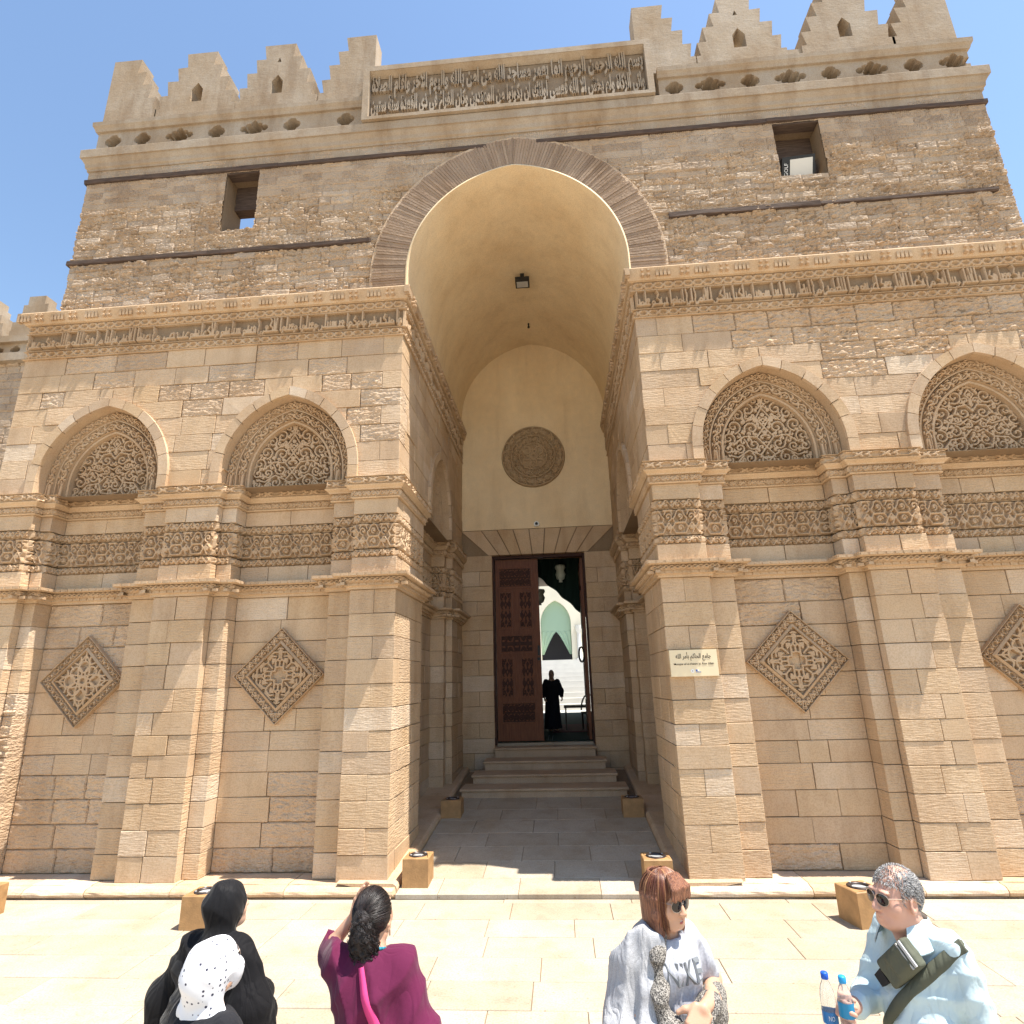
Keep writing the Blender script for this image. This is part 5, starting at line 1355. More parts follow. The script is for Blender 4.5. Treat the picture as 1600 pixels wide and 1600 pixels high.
def cloth_mat(name, col, rough=.9, weave=400, amt=.06, col2=None, spk=0, sheen=.0, fold=(9, 9, 4)):
    m, nt, b = new_mat(name, rough, .15); tc = node(nt, 'ShaderNodeTexCoord').outputs['Object']
    n = noise(nt, tc, 5, 4, .6); c = mixc(nt, n, tuple(x*(1-amt) for x in col), tuple(min(1, x*(1+amt)) for x in col))
    if spk:
        n3 = noise(nt, tc, spk, 2, .7); c = mixc(nt, ramp(nt, n3, [(.46, (0, 0, 0)), (.56, (1, 1, 1))]), c, col2)
    nt.links.new(c, b.inputs['Base Color']); n2 = noise(nt, tc, weave, 1, .5); n4 = noise(nt, tc, 22, 3, .6)
    sv = node(nt, 'ShaderNodeVectorMath', operation='MULTIPLY'); nt.links.new(tc, sv.inputs[0]); sv.inputs[1].default_value = fold
    n5 = node(nt, 'ShaderNodeTexNoise', i={'Scale': 1.0, 'Detail': 2.0, 'Roughness': .5, 'Distortion': 1.2}); nt.links.new(sv.outputs[0], n5.inputs['Vector'])
    cr = math_n(nt, 'ABSOLUTE', math_n(nt, 'SUBTRACT', n5.outputs['Fac'], .5))
    h = math_n(nt, 'ADD', math_n(nt, 'MULTIPLY', n2, .05), math_n(nt, 'ADD', math_n(nt, 'MULTIPLY', n4, .25), math_n(nt, 'MULTIPLY', cr, 3.0))); bp = node(nt, 'ShaderNodeBump', i={'Strength': .5, 'Distance': .016}); nt.links.new(h, bp.inputs['Height']); nt.links.new(bp.outputs[0], b.inputs['Normal'])
    b.inputs['Sheen Weight'].default_value = sheen
    return m
def hair_mat(name, a, b_, sc=(60, 60, 6), rough=.45, vert=True):
    m, nt, b = new_mat(name, rough, .5); tc = node(nt, 'ShaderNodeTexCoord').outputs['Object']; v = node(nt, 'ShaderNodeVectorMath', operation='MULTIPLY'); nt.links.new(tc, v.inputs[0]); v.inputs[1].default_value = sc
    n = noise(nt, v.outputs[0], 2.2, 3, .65); nt.links.new(ramp(nt, n, [(.32, a), (.66, b_)]), b.inputs['Base Color'])
    bp = node(nt, 'ShaderNodeBump', i={'Strength': .9, 'Distance': .012}); nt.links.new(n, bp.inputs['Height']); nt.links.new(bp.outputs[0], b.inputs['Normal']); return m
M_LENS = simple('sunglass_lens', (.012, .008, .008), .08, .6); M_FRAME = simple('thin_metal_frame', (.45, .36, .30), .35, .5, .8)
M_EYE = simple('eye_white', (.7, .68, .65), .2); M_LIP = simple('lips', (.38, .10, .09), .45)
def eyes(P, T, R, s=1.0):
    for sx in (-1, 1):
        m = MB(); c = T((sx*.031, .082, .012)); m.lathe((0, 0, 0), [(0, -.011)]+[(.011*math.sin(q*math.pi/8), -.011*math.cos(q*math.pi/8)) for q in range(1, 8)]+[(0, .011)], 12)
        m.V = [tuple(np.array(c)+np.array(v)) for v in m.V]; P.mb(m, 'eye', M_EYE, smooth=True)
def sunglasses(P, T, R, back=-.06, big=1.0, side=(-1, 1)):
    mats = []
    m = MB()
    for sx in (-1, 1):
        pts = []; n = 18
        G = np.empty((n+1, 4, 3))
        for i in range(n+1):
            t = 2*math.pi*i/n
            for j, q in enumerate((0., .5, .85, 1.)):
                x = sx*.033+.029*big*q*math.cos(t)*(1+.0*sx); z = .006+(.022*big*q*math.sin(t) if math.sin(t) > 0 else .026*big*q*math.sin(t))
                G[i, j] = T((x, .103-.012*(abs(x)/.06)**2+.004*(1-q*q), z))
        m.grid(G, .5)
    P.mb(m, 'sunglass_lenses', M_LENS, smooth=True)
    m = MB()
    for sx in (-1, 1):
        for i in range(18):
            q = []
            for t in (2*math.pi*i/18, 2*math.pi*(i+1)/18):
                x = sx*.033+.029*big*math.cos(t); z = .006+(.022*big*math.sin(t) if math.sin(t) > 0 else .026*big*math.sin(t)); q.append(T((x, .103-.012*(abs(x)/.06)**2, z)))
            m.cyl(q[0], q[1], .0016, n=5)
        m.cyl(T((sx*.06, .092, .014)), T((sx*.084, -.01, .012)), .002, n=5); m.cyl(T((sx*.084, -.01, .012)), T((sx*.08, -.045, -.01)), .003, n=5)
    m.cyl(T((-.008, .104, .012)), T((.008, .104, .012)), .0018, n=5)
    P.mb(m, 'sunglass_frame', M_FRAME)

def strands(P, lines, r, mat, name, seed=1):
    """fine hair as real three-sided strands"""
    rg = np.random.default_rng(seed); m = MB()
    for L in lines:
        L = np.asarray(L); n = len(L); tn = rg.random(); V = []
        for i in range(n):
            t = L[min(n-1, i+1)]-L[max(0, i-1)]; t = t/(np.linalg.norm(t)+1e-9); a = np.cross(t, (.3, .5, .8)); a /= np.linalg.norm(a)+1e-9; b = np.cross(t, a); rr = r*(1-.75*(i/(n-1))**2)
            for k in range(3): q = 2.094*k; V.append(L[i]+rr*(a*math.cos(q)+b*math.sin(q)))
        m.add(V, [(3*i+k, 3*i+(k+1) % 3, 3*i+3+(k+1) % 3, 3*i+3+k) for i in range(n-1) for k in range(3)], tn)
    return P.mb(m, name, mat, None, True)
def strand_mat(name, stops, rough=.45):
    m, nt, b = new_mat(name, rough, .5); at = node(nt, 'ShaderNodeAttribute', attribute_name='tone'); nt.links.new(ramp(nt, at.outputs['Fac'], stops), b.inputs['Base Color']); return m
SK_A = skin_mat('skin_light_tan', (.60, .37, .26)); SK_B = skin_mat('skin_tan', (.55, .32, .21)); SK_M = skin_mat('skin_ruddy', (.60, .34, .25))
H5 = .0055
# ---- woman in a black abaya, seen from behind
def person_abaya():
    P = Person('person', 'person in a full black robe and veil seen from behind, beside a floor light', -1.31, -4.75, (.25, 1), 0, .95); H = 1.58
    hR = rotz(-.30)@rotx(.12); hc = (.0, .03, 1.455)
    v = Vol((-.45, -.3, 0), (.45, .4, 1.62), .008)
    T = head(v, hc, hR, .97, (0, -.01, 1.29)); v.chain([((0, -.01, 1.26), .08), ((0, 0, 1.15), .13), ((0, 0, .85), .13)], .05); legs_feet(v, H)
    for sx in (-1, 1):
        v.chain([((sx*.15, -.01, 1.26), .05), ((sx*.24, .0, 1.02), .04), ((sx*.08, .2, 1.0), .03)], .03); hand(v, (sx*.08, .2, 1.0), basis((-sx, .3, 0), (0, 1, .3)) if sx < 0 else basis((-sx, .3, 0), (0, 1, .3)))
    P.emit(v, 'body', SK_A); eyes(P, T, hR)
    M = cloth_mat('black_robe_cloth', (.006, .0055, .0065), .75, 300, .3, sheen=.06)
    v = Vol((-.55, -.42, .0), (.55, .5, 1.45), .009)
    v.ell((0, -.01, 1.22), (.175, .12, .14), .05); v.cone((0, 0, 1.12), (0, -.02, .12), .14, .30, .08)
    for sx in (-1, 1):
        v.cone((sx*.13, -.01, 1.27), (sx*.245, -.03, 1.04), .075, .085, .06); v.cone((sx*.245, -.03, 1.04), (sx*.24, -.02, .88), .085, .12, .06); v.cone((sx*.24, .0, .95), (sx*.1, .2, .98), .09, .07, .05)
    v.radial(.02, 9, 0, .5); v.wrinkle(.007, 19, 9, 26, 1., 1.8); v.wrinkle(.004, 33, -20, 14, .3, 1.4); v.plane((0, 0, .03), (0, 0, -1)); rb = P.emit(v, 'robe', M)
    M2 = cloth_mat('black_veil_cloth', (.008, .0075, .0085), .65, 300, .3, sheen=.08)
    v = Vol((-.4, -.35, .85), (.4, .3, 1.62), .007); hc_ = np.array(hc)
    v.ell(hc_+hR@np.array((0, -.012, .012)), (.092, .115, .115), .03, hR); v.cone(hc_+np.array((0, -.03, -.05)), (0, -.03, 1.27), .07, .08, .03)
    v.cone((0, -.03, 1.26), (-.02, -.07, 1.0), .09, .17, .04); v.cone((0, 0, 1.26), (-.13, -.02, 1.19), .08, .10, .04); v.cone((0, 0, 1.26), (.13, -.02, 1.19), .08, .10, .04)
    v.ell(hc_+hR@np.array((0, .10, -.005)), (.06, .07, .075), .02, hR, '-'); v.wrinkle(.003, 38, 22, 24, .3, 2.0); v.wrinkle(.003, 16, 30, 44, 2., 1.4); v.plane((0, 0, .93), (0.25, .3, -1)); P.emit(v, 'veil', M2)
# ---- person in white spotted headscarf, nearest at the bottom left
def person_scarf():
    P = Person('person', 'person in a white headscarf with small dark spots, in front of the black-robed one', -1.02, -5.32, (.55, .83), 0, .92); H = 1.58
    hR = rotz(.12)@rotx(.42); hc = (.0, .0, 1.475)
    v = Vol((-.45, -.3, 0), (.45, .35, 1.64), .008); T = head(v, hc, hR, .97, (0, -.03, 1.31)); v.chain([((0, -.02, 1.28), .08), ((0, 0, 1.15), .13), ((0, 0, .85), .13)], .05); legs_feet(v, H)
    for sx in (-1, 1):
        v.chain([((sx*.16, -.02, 1.28), .05), ((sx*.23, .0, 1.0), .04), ((sx*.12, .2, .98), .03)], .03); hand(v, (sx*.12, .2, .98), basis((-sx, .5, 0), (0, 1, .3)))
    P.emit(v, 'body', SK_A); eyes(P, T, hR); sunglasses(P, T, hR)
    m, nt, b = new_mat('white_spotted_scarf', .85, .2); tc = node(nt, 'ShaderNodeTexCoord').outputs['Object']
    vo = node(nt, 'ShaderNodeTexVoronoi', i={'Scale': 46.0, 'Randomness': .35}); nt.links.new(tc, vo.inputs['Vector'])
    nt.links.new(mixc(nt, ramp(nt, vo.outputs['Distance'], [(.2, (1, 1, 1)), (.25, (0, 0, 0))]), (.78, .78, .80), (.05, .05, .08)), b.inputs['Base Color'])
    hc_ = np.array(hc); v = Vol((-.3, -.32, 1.15), (.3, .25, 1.66), .006)
    v.ell(hc_+hR@np.array((0, -.02, .015)), (.092, .122, .108), .03, hR); v.ell(hc_+hR@np.array((0, -.06, -.045)), (.075, .065, .075), .05, hR)
    v.cone(hc_+np.array((0, -.05, -.09)), (0, -.04, 1.33), .06, .06, .03); v.cone((-.06, -.06, 1.325), (.06, -.02, 1.315), .05, .05, .03); v.cone((.03, -.05, 1.32), (.14, -.06, 1.20), .035, .03, .03)
    v.ell(hc_+hR@np.array((0, .05, -.06)), (.07, .06, .075), .03, hR); v.ell(hc_+hR@np.array((0, .125, .005)), (.045, .065, .062), .015, hR, '-'); v.wrinkle(.003, 26, 36, 34, .7, 2.2); v.wrinkle(.002, 64, 12, 48, 1.7, 1.8); P.emit(v, 'headscarf', m)
    M = cloth_mat('charcoal_coat_cloth', (.016, .016, .019), .85, 300, .3, sheen=.05)
    v = Vol((-.4, -.3, .0), (.4, .38, 1.42), .009); v.ell((0, -.02, 1.22), (.20, .13, .13), .05); v.cone((0, 0, 1.12), (0, 0, .2), .16, .27, .08)
    for sx in (-1, 1): v.chain([((sx*.15, -.02, 1.27), .075), ((sx*.245, .0, 1.0), .07), ((sx*.13, .19, .98), .05)], .05)
    v.ell((0, .0, 1.40), (.07, .08, .1), .02, None, '-'); v.radial(.01, 8, 0, 1.5); v.wrinkle(.004, 20, 12, 28, 2.); v.plane((0, 0, .1), (0, 0, -1)); P.emit(v, 'coat', M)
# ---- woman in the maroon top, hand raised
def person_maroon():
    P = Person('person', 'person in a loose maroon top with dark curly ponytail, one hand raised', -.47, -5.02, (.04, 1), 0, .957); H = 1.62
    hR = rotz(-.12)@rotx(.26); hc = (.0, .02, 1.495)
    v = Vol((-.45, -.3, 0), (.45, .42, 1.70), H5); T = head(v, hc, hR, .98, (0, -.015, 1.345))
    v.chain([((0, -.015, 1.31), .085), ((0, 0, 1.18), .13), ((0, 0, .88), .13)], .05); legs_feet(v, H)
    el = np.array((-.25, .15, 1.325)); wr = np.array((-.14, .15, 1.45)); v.chain([((-.13, -.015, 1.29), .04), (el, .032), (wr, .025)], .03)
    hand(v, wr, basis((.22, -.02, .97), (-.9, .1, .25))@np.diag([1, 1, 1]), (.12, .1, .12, .15), (.6, .75, -.2))
    v.chain([((.145, -.015, 1.30), .05), ((.22, -.02, 1.04), .04), ((.22, .14, .86), .028)], .03); hand(v, (.22, .14, .86), basis((-.1, .5, -.8), (.9, .2, .1)))
    P.emit(v, 'body', SK_B); eyes(P, T, hR)
    M = cloth_mat('maroon_jersey', (.105, .012, .045), .85, 300, .2, sheen=.1, fold=(8, 8, 3))
    v = Vol((-.5, -.34, .0), (.5, .42, 1.48), .0075)
    v.ell((0, -.01, 1.25), (.18, .12, .135), .05); v.cone((0, -.005, 1.2), (0, 0, .82), .145, .175, .07); v.cone((-.13, -.01, 1.33), (.13, -.01, 1.33), .055, .055, .04)
    v.cone((-.14, -.01, 1.30), el+np.array((.02, -.03, -.02)), .08, .068, .05); v.cone(el+np.array((.01, -.02, -.02)), el+(wr-el)*.3, .066, .052, .03)
    v.cone((.14, -.01, 1.29), (.225, -.03, 1.05), .08, .085, .05); v.cone((.225, -.03, 1.05), (.225, .06, .93), .085, .09, .05)
    v.ell((0, -.01, 1.43), (.085, .085, .085), .015, None, '-'); v.cone(el+(wr-el)*.62, el+(wr-el)*1.6, .10, .10, .006, '-'); v.wrinkle(.009, 24, 14, 10, .4, 2.4); v.wrinkle(.006, 36, 9, -24, 1.9, 1.8); v.plane((0, 0, .74), (0, 0, -1))
    top = P.emit(v, 'loose_top', M)
    M = cloth_mat('black_trousers', (.02, .02, .024), .9)
    v2 = Vol((-.3, -.25, 0), (.3, .25, .95), .01)
    for sx in (-1, 1): v2.chain([((sx*.085, 0, .86), .12), ((sx*.09, .0, .45), .085), ((sx*.09, -.01, .08), .07)], .04)
    v2.plane((0, 0, .05), (0, 0, -1)); P.emit(v2, 'trousers', M)
    # hair: drawn-back cap and a ponytail of curls
    hc_ = np.array(hc); v = Vol((-.25, -.3, 1.15), (.25, .2, 1.66), .0045)
    v.ell(hc_+hR@np.array((0, -.016, .026)), (.083, .101, .103), .01, hR); v.ell(hc_+hR@np.array((0, .10, -.04)), (.085, .075, .11), .01, hR, '-')
    kn = hc_+hR@np.array((-.005, -.092, .05)); v.ell(kn, (.035, .03, .03), .02)
    rg = np.random.default_rng(4)
    for i in range(230):
        t = rg.random()**.8; c = kn+np.array((.012*t, -.012*math.sin(min(1, t*1.6)*1.5)+.03*t, -.165*t)); r = .02+.034*math.sin(min(1., t*.9+.12)*math.pi*.75)
        u = rg.normal(size=3); u /= np.linalg.norm(u); p = c+u*r*np.array((1, .8, .9)); ph = rg.random()*6.28; q = []
        for j in range(6): q.append((p+np.array((.011*math.cos(ph+j*1.5), .011*math.sin(ph+j*1.5), .012-.008*j)), .0062))
        v.chain(q, .004)
    v.chain([(kn, .028), (kn+np.array((.005, -.01, -.07)), .04), (kn+np.array((.012, .02, -.15)), .032)], .02)
    P.emit(v, 'curly_hair', hair_mat('dark_curly_hair', (.004, .003, .003), (.018, .009, .007), (30, 30, 30), .6))
    rg = np.random.default_rng(9); Ls = []
    ce = hc_+hR@np.array((0, -.016, .026)); rad_ = np.array((.086, .104, .106))
    k0 = (hR.T@(kn-ce))/rad_; k0 /= np.linalg.norm(k0)
    for i in range(520):
        a = rg.random()*6.283; d0 = np.array((math.sin(a)*.85, .45+.1*rg.random(), math.cos(a)*.85)) if rg.random() < .55 else np.array((rg.choice([-1, 1])*(.9+.1*rg.random()), -.2+.5*rg.random(), -.75+.9*rg.random()))
        d0 /= np.linalg.norm(d0); pl = []
        for j in range(7):
            t = j/6*.97; d = d0*(1-t)+k0*t+rg.normal(size=3)*.012; d /= np.linalg.norm(d); pl.append(ce+hR@(d*rad_*(1+.012*rg.random())))
        Ls.append(pl)
    for i in range(260):
        u = rg.normal(size=3); u /= np.linalg.norm(u); t0 = rg.random()*.75; ph = rg.random()*6.28; pl = []
        for j in range(10):
            t = t0+.05*j*(.6+.5*rg.random()); c = kn+np.array((.012*t, -.012+.03*t, -.165*t)); r_ = .026+.036*math.sin(min(1., t*.9+.12)*math.pi*.75)
            pl.append(c+u*r_*np.array((1.12, .95, 1))+np.array((.007*math.cos(ph+j*1.3), .007*math.sin(ph+j*1.3), 0)))
        Ls.append(pl)
    strands(P, Ls, .0017, strand_mat('dark_hair_strand', [(0, (.003, .002, .002)), (.8, (.014, .007, .006)), (1, (.04, .02, .014))], .5), 'hair_strands')
    # lanyard, earring, bag strap
    m = MB()
    for i in range(16):
        t0, t1 = 2*math.pi*i/16, 2*math.pi*(i+1)/16; f = lambda t: (.066*math.cos(t), -.012+.066*math.sin(t), 1.375+.02*math.sin(t+3.1))
        m.cyl(f(t0), f(t1), .007, n=6)
    P.mb(m, 'lanyard', simple('teal_lanyard', (.03, .22, .30), .7), smooth=True)
    m = MB(); e = T((.083, -.012, -.055)); m.cyl(e, (e[0], e[1], e[2]-.022), .0035, .005, 8); P.mb(m, 'earring', M_FRAME)
    sb = Person.__new__(Person); sb.t = thing('crossbody_bag', 'bright pink crossbody bag strap running down the back of the maroon top', 'bag', tuple(P.o)); sb.R = P.R; sb.o = P.o
    def surf(x, z, side):
        y = side*.35
        for _ in range(140):
            if vtop.at((x, y, z)) < .006: break
            y -= side*.004
        return y
    vtop = top_vol
    return P, sb
# the strap needs the top's volume; built with the volume kept
top_vol = None
_old_emit = Person.emit
def _emit(s, vol, name, mat, parent=None, smooth=True):
    global top_vol
    if name in ('loose_top', 't_shirt', 'shirt'): top_vol = vol
    return _old_emit(s, vol, name, mat, parent, smooth)
Person.emit = _emit
def ribbon(P, vol, pts, w, mat, name, side, th=.006, parent=None, taper=None):
    """flat strap lying on a garment: pts in (x,z), side -1 back / +1 front"""
    D = []
    n = 28
    pts = np.array(pts); tt = np.linspace(0, len(pts)-1, n)
    xs = np.interp(tt, range(len(pts)), pts[:, 0]); zs = np.interp(tt, range(len(pts)), pts[:, 1])
    G = np.empty((n, 4, 3))
    for i in range(n):
        a = np.array((xs[min(n-1, i+1)]-xs[max(0, i-1)], zs[min(n-1, i+1)]-zs[max(0, i-1)])); a /= np.linalg.norm(a)+1e-9; nx, nz = -a[1], a[0]
        ww = w*(1 if taper is None else np.interp(i/(n-1), [0, 1], taper))
        for j, q in enumerate((-1, -.98, .98, 1)):
            x, z = xs[i]+nx*ww*q, zs[i]+nz*ww*q; y = side*.36
            for _ in range(160):
                if vol.at((x, y, z)) < .004: break
                y -= side*.004
            G[i, j] = (x, y+side*(th if abs(q) < .985 else -.006), z)
    for k in range(1, 4): G[1:-1, :, 1] = (G[:-2, :, 1]+2*G[1:-1, :, 1]+G[2:, :, 1])/4
    m = MB(); m.grid(G, .5); return P.mb(m, name, mat, parent, True)
person_abaya(); person_scarf()
Pm, bag = person_maroon()
ribbon(bag, top_vol, [(.0, 1.345), (.03, 1.25), (.085, 1.12), (.16, .98), (.2, .92)], .02, simple('pink_strap', (.62, .05, .20), .7), 'strap', -1, .007, bag.t, (.55, 1.5))
m = MB(); m.box(.17, .25, -.26, -.12, .72, .93); bag.mb(m, 'bag_body', simple('pink_bag', (.5, .04, .16), .7), bag.t)

# ---- woman in grey with shawl, facing the man
def person_shawl():
    P = Person('person', 'person with red-brown bob, sunglasses and grey shawl over a lettered grey T-shirt', .84, -4.80, (.38, -.92), 0, .94); H = 1.65
    hR = rotz(.32)@rotx(-.05); hc = (.0, .03, 1.53)
    v = Vol((-.45, -.3, 0), (.45, .48, 1.68), .005); T = head(v, hc, hR, 1.0, (0, -.01, 1.375))
    v.chain([((0, -.015, 1.34), .07), ((0, -.01, 1.2), .09), ((0, -.01, .9), .10)], .05); legs_feet(v, H)
    v.ell(T((0, .098, -.066)), (.017, .008, .009), .004, hR, '-')
    v.chain([((-.14, -.01, 1.335), .05), ((-.25, -.02, 1.14), .043), ((-.12, .17, 1.15), .034), ((-.02, .245, 1.165), .026)], .03)
    hand(v, (-.02, .245, 1.165), basis((.72, .18, -.66), (.35, .85, .45)), (.28, .32, .36, .4), (.7, .7, -.2), 1.1)
    v.chain([((.14, -.01, 1.335), .045), ((.235, .02, 1.10), .038), ((.1, .21, 1.06), .028)], .03); hand(v, (.1, .21, 1.06), basis((-1, .3, 0), (0, 1, .4)))
    P.emit(v, 'body', SK_B)
    m = MB(); 
    for z, dy, w in ((-.056, .1, .022), (-.0725, .098, .019)):
        G = np.array([[T((x*w, dy-.006*x*x-abs(q)*.004, z+q*.0055*(1-.5*x*x))) for q in (-1, -.4, .4, 1)] for x in np.linspace(-1, 1, 11)]); m.grid(G, .5)
    P.mb(m, 'lips', M_LIP, smooth=True)
    m = MB(); G = np.array([[T((x*.014, .0925-.004*x*x, -.0635+q*.003)) for q in (-1, 1)] for x in np.linspace(-1, 1, 7)]); m.grid(G, .5); P.mb(m, 'teeth', M_EYE)
    eyes(P, T, hR); sunglasses(P, T, hR, big=1.08)
    Mg = cloth_mat('heather_grey_jersey', (.46, .47, .51), .9, 300, .06, (.40, .41, .45), 90)
    v = Vol((-.45, -.3, .7), (.45, .4, 1.5), .006)
    v.ell((0, 0, 1.26), (.16, .11, .14), .05); v.cone((0, .005, 1.25), (0, .0, .85), .13, .15, .06); v.cone((-.12, -.01, 1.36), (.12, -.01, 1.36), .045, .045, .04)
    v.ell((-.06, .075, 1.225), (.065, .05, .07), .05); v.ell((.06, .075, 1.225), (.065, .05, .07), .05)
    for sx in (-1, 1): v.cone((sx*.135, -.01, 1.335), (sx*.215, -.015, 1.185), .062, .064, .03)
    v.ell((0, .03, 1.44), (.075, .085, .085), .012, None, '-'); v.cone((-.262, -.02, 1.09), (-.33, -.02, .92), .07, .1, .006, '-')
    
    v.wrinkle(.006, 30, 10, 14, .9, 2.2); v.wrinkle(.004, 20, 20, -34, 2.2, 1.5); v.plane((0, 0, .78), (0, 0, -1)); P.emit(v, 't_shirt', Mg)
    vt = top_vol
    def onshirt(W):
        out = []
        for x, y, z in W:
            q = .36
            for _ in range(110):
                if vt.at((x, q, z)) < .003: break
                q -= .004
            out.append((x, q+.005+(0.001 if y < 0 else -.004), z))
        return P.w(np.array(out))
    # chest print: letters run to the wearer's left
    text_mesh('NIKE', -.09, .10, 1.215, 1.305, 0, .002, .012, 'shirt_lettering', simple('grey_print', (.16, .17, .18), .8), P.t, frame=lambda W: onshirt([(-p[0], p[1], p[2]) for p in W]))
    v = Vol((-.3, -.25, 0), (.3, .25, .95), .01)
    for sx in (-1, 1): v.chain([((sx*.085, 0, .86), .12), ((sx*.09, .0, .45), .09), ((sx*.09, -.01, .08), .08)], .04)
    v.plane((0, 0, .05), (0, 0, -1)); P.emit(v, 'trousers', cloth_mat('blue_jeans', (.05, .07, .12), .9))
    # hair: fringe and straight lengths framing the face
    hc_ = np.array(hc); v = Vol((-.22, -.25, 1.2), (.22, .25, 1.70), .0045)
    v.ell(hc_+hR@np.array((0, -.018, .03)), (.085, .104, .100), .01, hR)
    for sx in (-1, 1):
        v.chain([(T((sx*.070, .005, .03)), .024), (T((sx*.080, .012, -.05)), .022), (T((sx*.075, .022, -.12)), .018), (T((sx*.064, .035, -.175)), .009)], .025)
        v.chain([(T((sx*.05, -.06, .0)), .04), (T((sx*.05, -.055, -.09)), .03), (T((sx*.05, -.04, -.15)), .014)], .03)
    v.ell(T((0, .125, -.045)), (.058, .075, .088), .012, hR, '-')
    for i in range(13):
        x = (i-6)/6*.062; v.chain([(T((x*.5, .055, .115)), .013), (T((x*.85, .098, .075)), .011), (T((x*1.05, .100+.004*(i % 2), .036-.012*((i*5) % 3)/2)), .006)], .010)
    for i in range(34):
        a = -2.4+4.8*i/33; r = .094; p0 = T((r*.6*math.sin(a)*1.0, -.018+.07*math.cos(a+math.pi), .115)); p1 = T((1.02*r*math.sin(a), -.02-.108*math.cos(a), .02)); p2 = T((.93*r*math.sin(a), -.02-.095*math.cos(a), -.12-.04*((i*7) % 5)/5))
        if abs(a) < 2.0: v.chain([(p0, .008), (p1, .010), (p2, .006)], .006)
    P.emit(v, 'hair', hair_mat('red_brown_hair', (.09, .03, .02), (.36, .15, .075), (70, 70, 5), .45))
    rg = np.random.default_rng(12); Ls = []; ce = np.array((0, -.018, .03)); rd = np.array((.09, .109, .106))
    for i in range(900):
        a = rg.uniform(-math.pi, math.pi); fr_ = abs(a) < .75
        th1 = (1.25+.25*rg.random()) if fr_ else rg.uniform(1.5, 1.75); pl = []; part = rg.normal()*.02
        for j in range(7):
            th = .12+(th1-.12)*j/6; d = np.array((math.sin(th)*math.sin(a), math.sin(th)*math.cos(a), math.cos(th))); pl.append(ce+d*rd*(1.0+.02*rg.random())+np.array((part*.3, 0, 0)))
        if not fr_:
            e = pl[-1].copy(); L = rg.uniform(.1, .17)*(1.0 if abs(a) < 2.2 else .8)
            for j in range(1, 5):
                t = j/4; pl.append(np.array((e[0]*(1-.18*t*t)+rg.normal()*.0015, e[1]*(1-.15*t)+.012*t*(1 if abs(a) < 1.8 else 0), e[2]-L*t)))
        Ls.append([T(p) for p in pl])
    strands(P, Ls, .0019, strand_mat('auburn_strand', [(0, (.06, .018, .012)), (.6, (.22, .075, .042)), (.9, (.40, .19, .09)), (1, (.5, .27, .13))], .4), 'hair_strands')
    # shawl: over the right shoulder and bundled round the forearms
    Ms = cloth_mat('grey_flecked_shawl', (.44, .44, .45), .95, 300, .06, (.33, .33, .34), 300, fold=(14, 14, 2.5))
    v = Vol((-.45, -.4, .35), (.6, .45, 1.5), .0075)
    v.chain([((.05, -.02, 1.41), .035), ((.12, .0, 1.37), .055), ((.195, .0, 1.28), .06), ((.28, .02, 1.05), .07), ((.37, .03, .72), .11), ((.42, .03, .5), .14)], .05)
    v.chain([((.09, .05, 1.37), .035), ((.16, .09, 1.2), .04), ((.2, .13, 1.0), .055), ((.27, .15, .7), .09)], .035); v.chain([((.11, -.06, 1.36), .04), ((.19, -.08, 1.1), .06), ((.28, -.06, .7), .1)], .035)
    v.wrinkle(.014, 34, 34, 3, .4, 1.2); v.wrinkle(.006, 60, -40, 8, 1.4, 1.0); v.plane((0, 0, .45), (0, 0, -1)); sh = P.emit(v, 'shawl', Ms)
    Mb = cloth_mat('black_white_fleck_shawl', (.06, .055, .05), .95, 300, .1, (.36, .33, .29), 190, fold=(14, 14, 10))
    v = Vol((-.4, -.2, .7), (.4, .5, 1.5), .006)
    v.chain([((.06, .04, 1.42), .024), ((.10, .09, 1.33), .026), ((.13, .13, 1.2), .03), ((.13, .18, 1.08), .045)], .03)
    v.chain([((.2, .13, 1.0), .055), ((.12, .19, 1.03), .06), ((.0, .205, 1.05), .052), ((-.1, .18, 1.115), .055), ((-.17, .11, 1.135), .05)], .04); v.chain([((.1, .2, 1.05), .05), ((.02, .21, .98), .055), ((-.06, .2, .97), .06)], .03)
    v.chain([((.08, .22, .98), .07), ((.1, .2, .8), .07)], .04); v.wrinkle(.007, 34, 22, 44, .8, 2.2); v.wrinkle(.004, 60, -40, 30, .2, 1.5); P.emit(v, 'shawl_bundle', Mb, sh)
    return P
person_shawl()
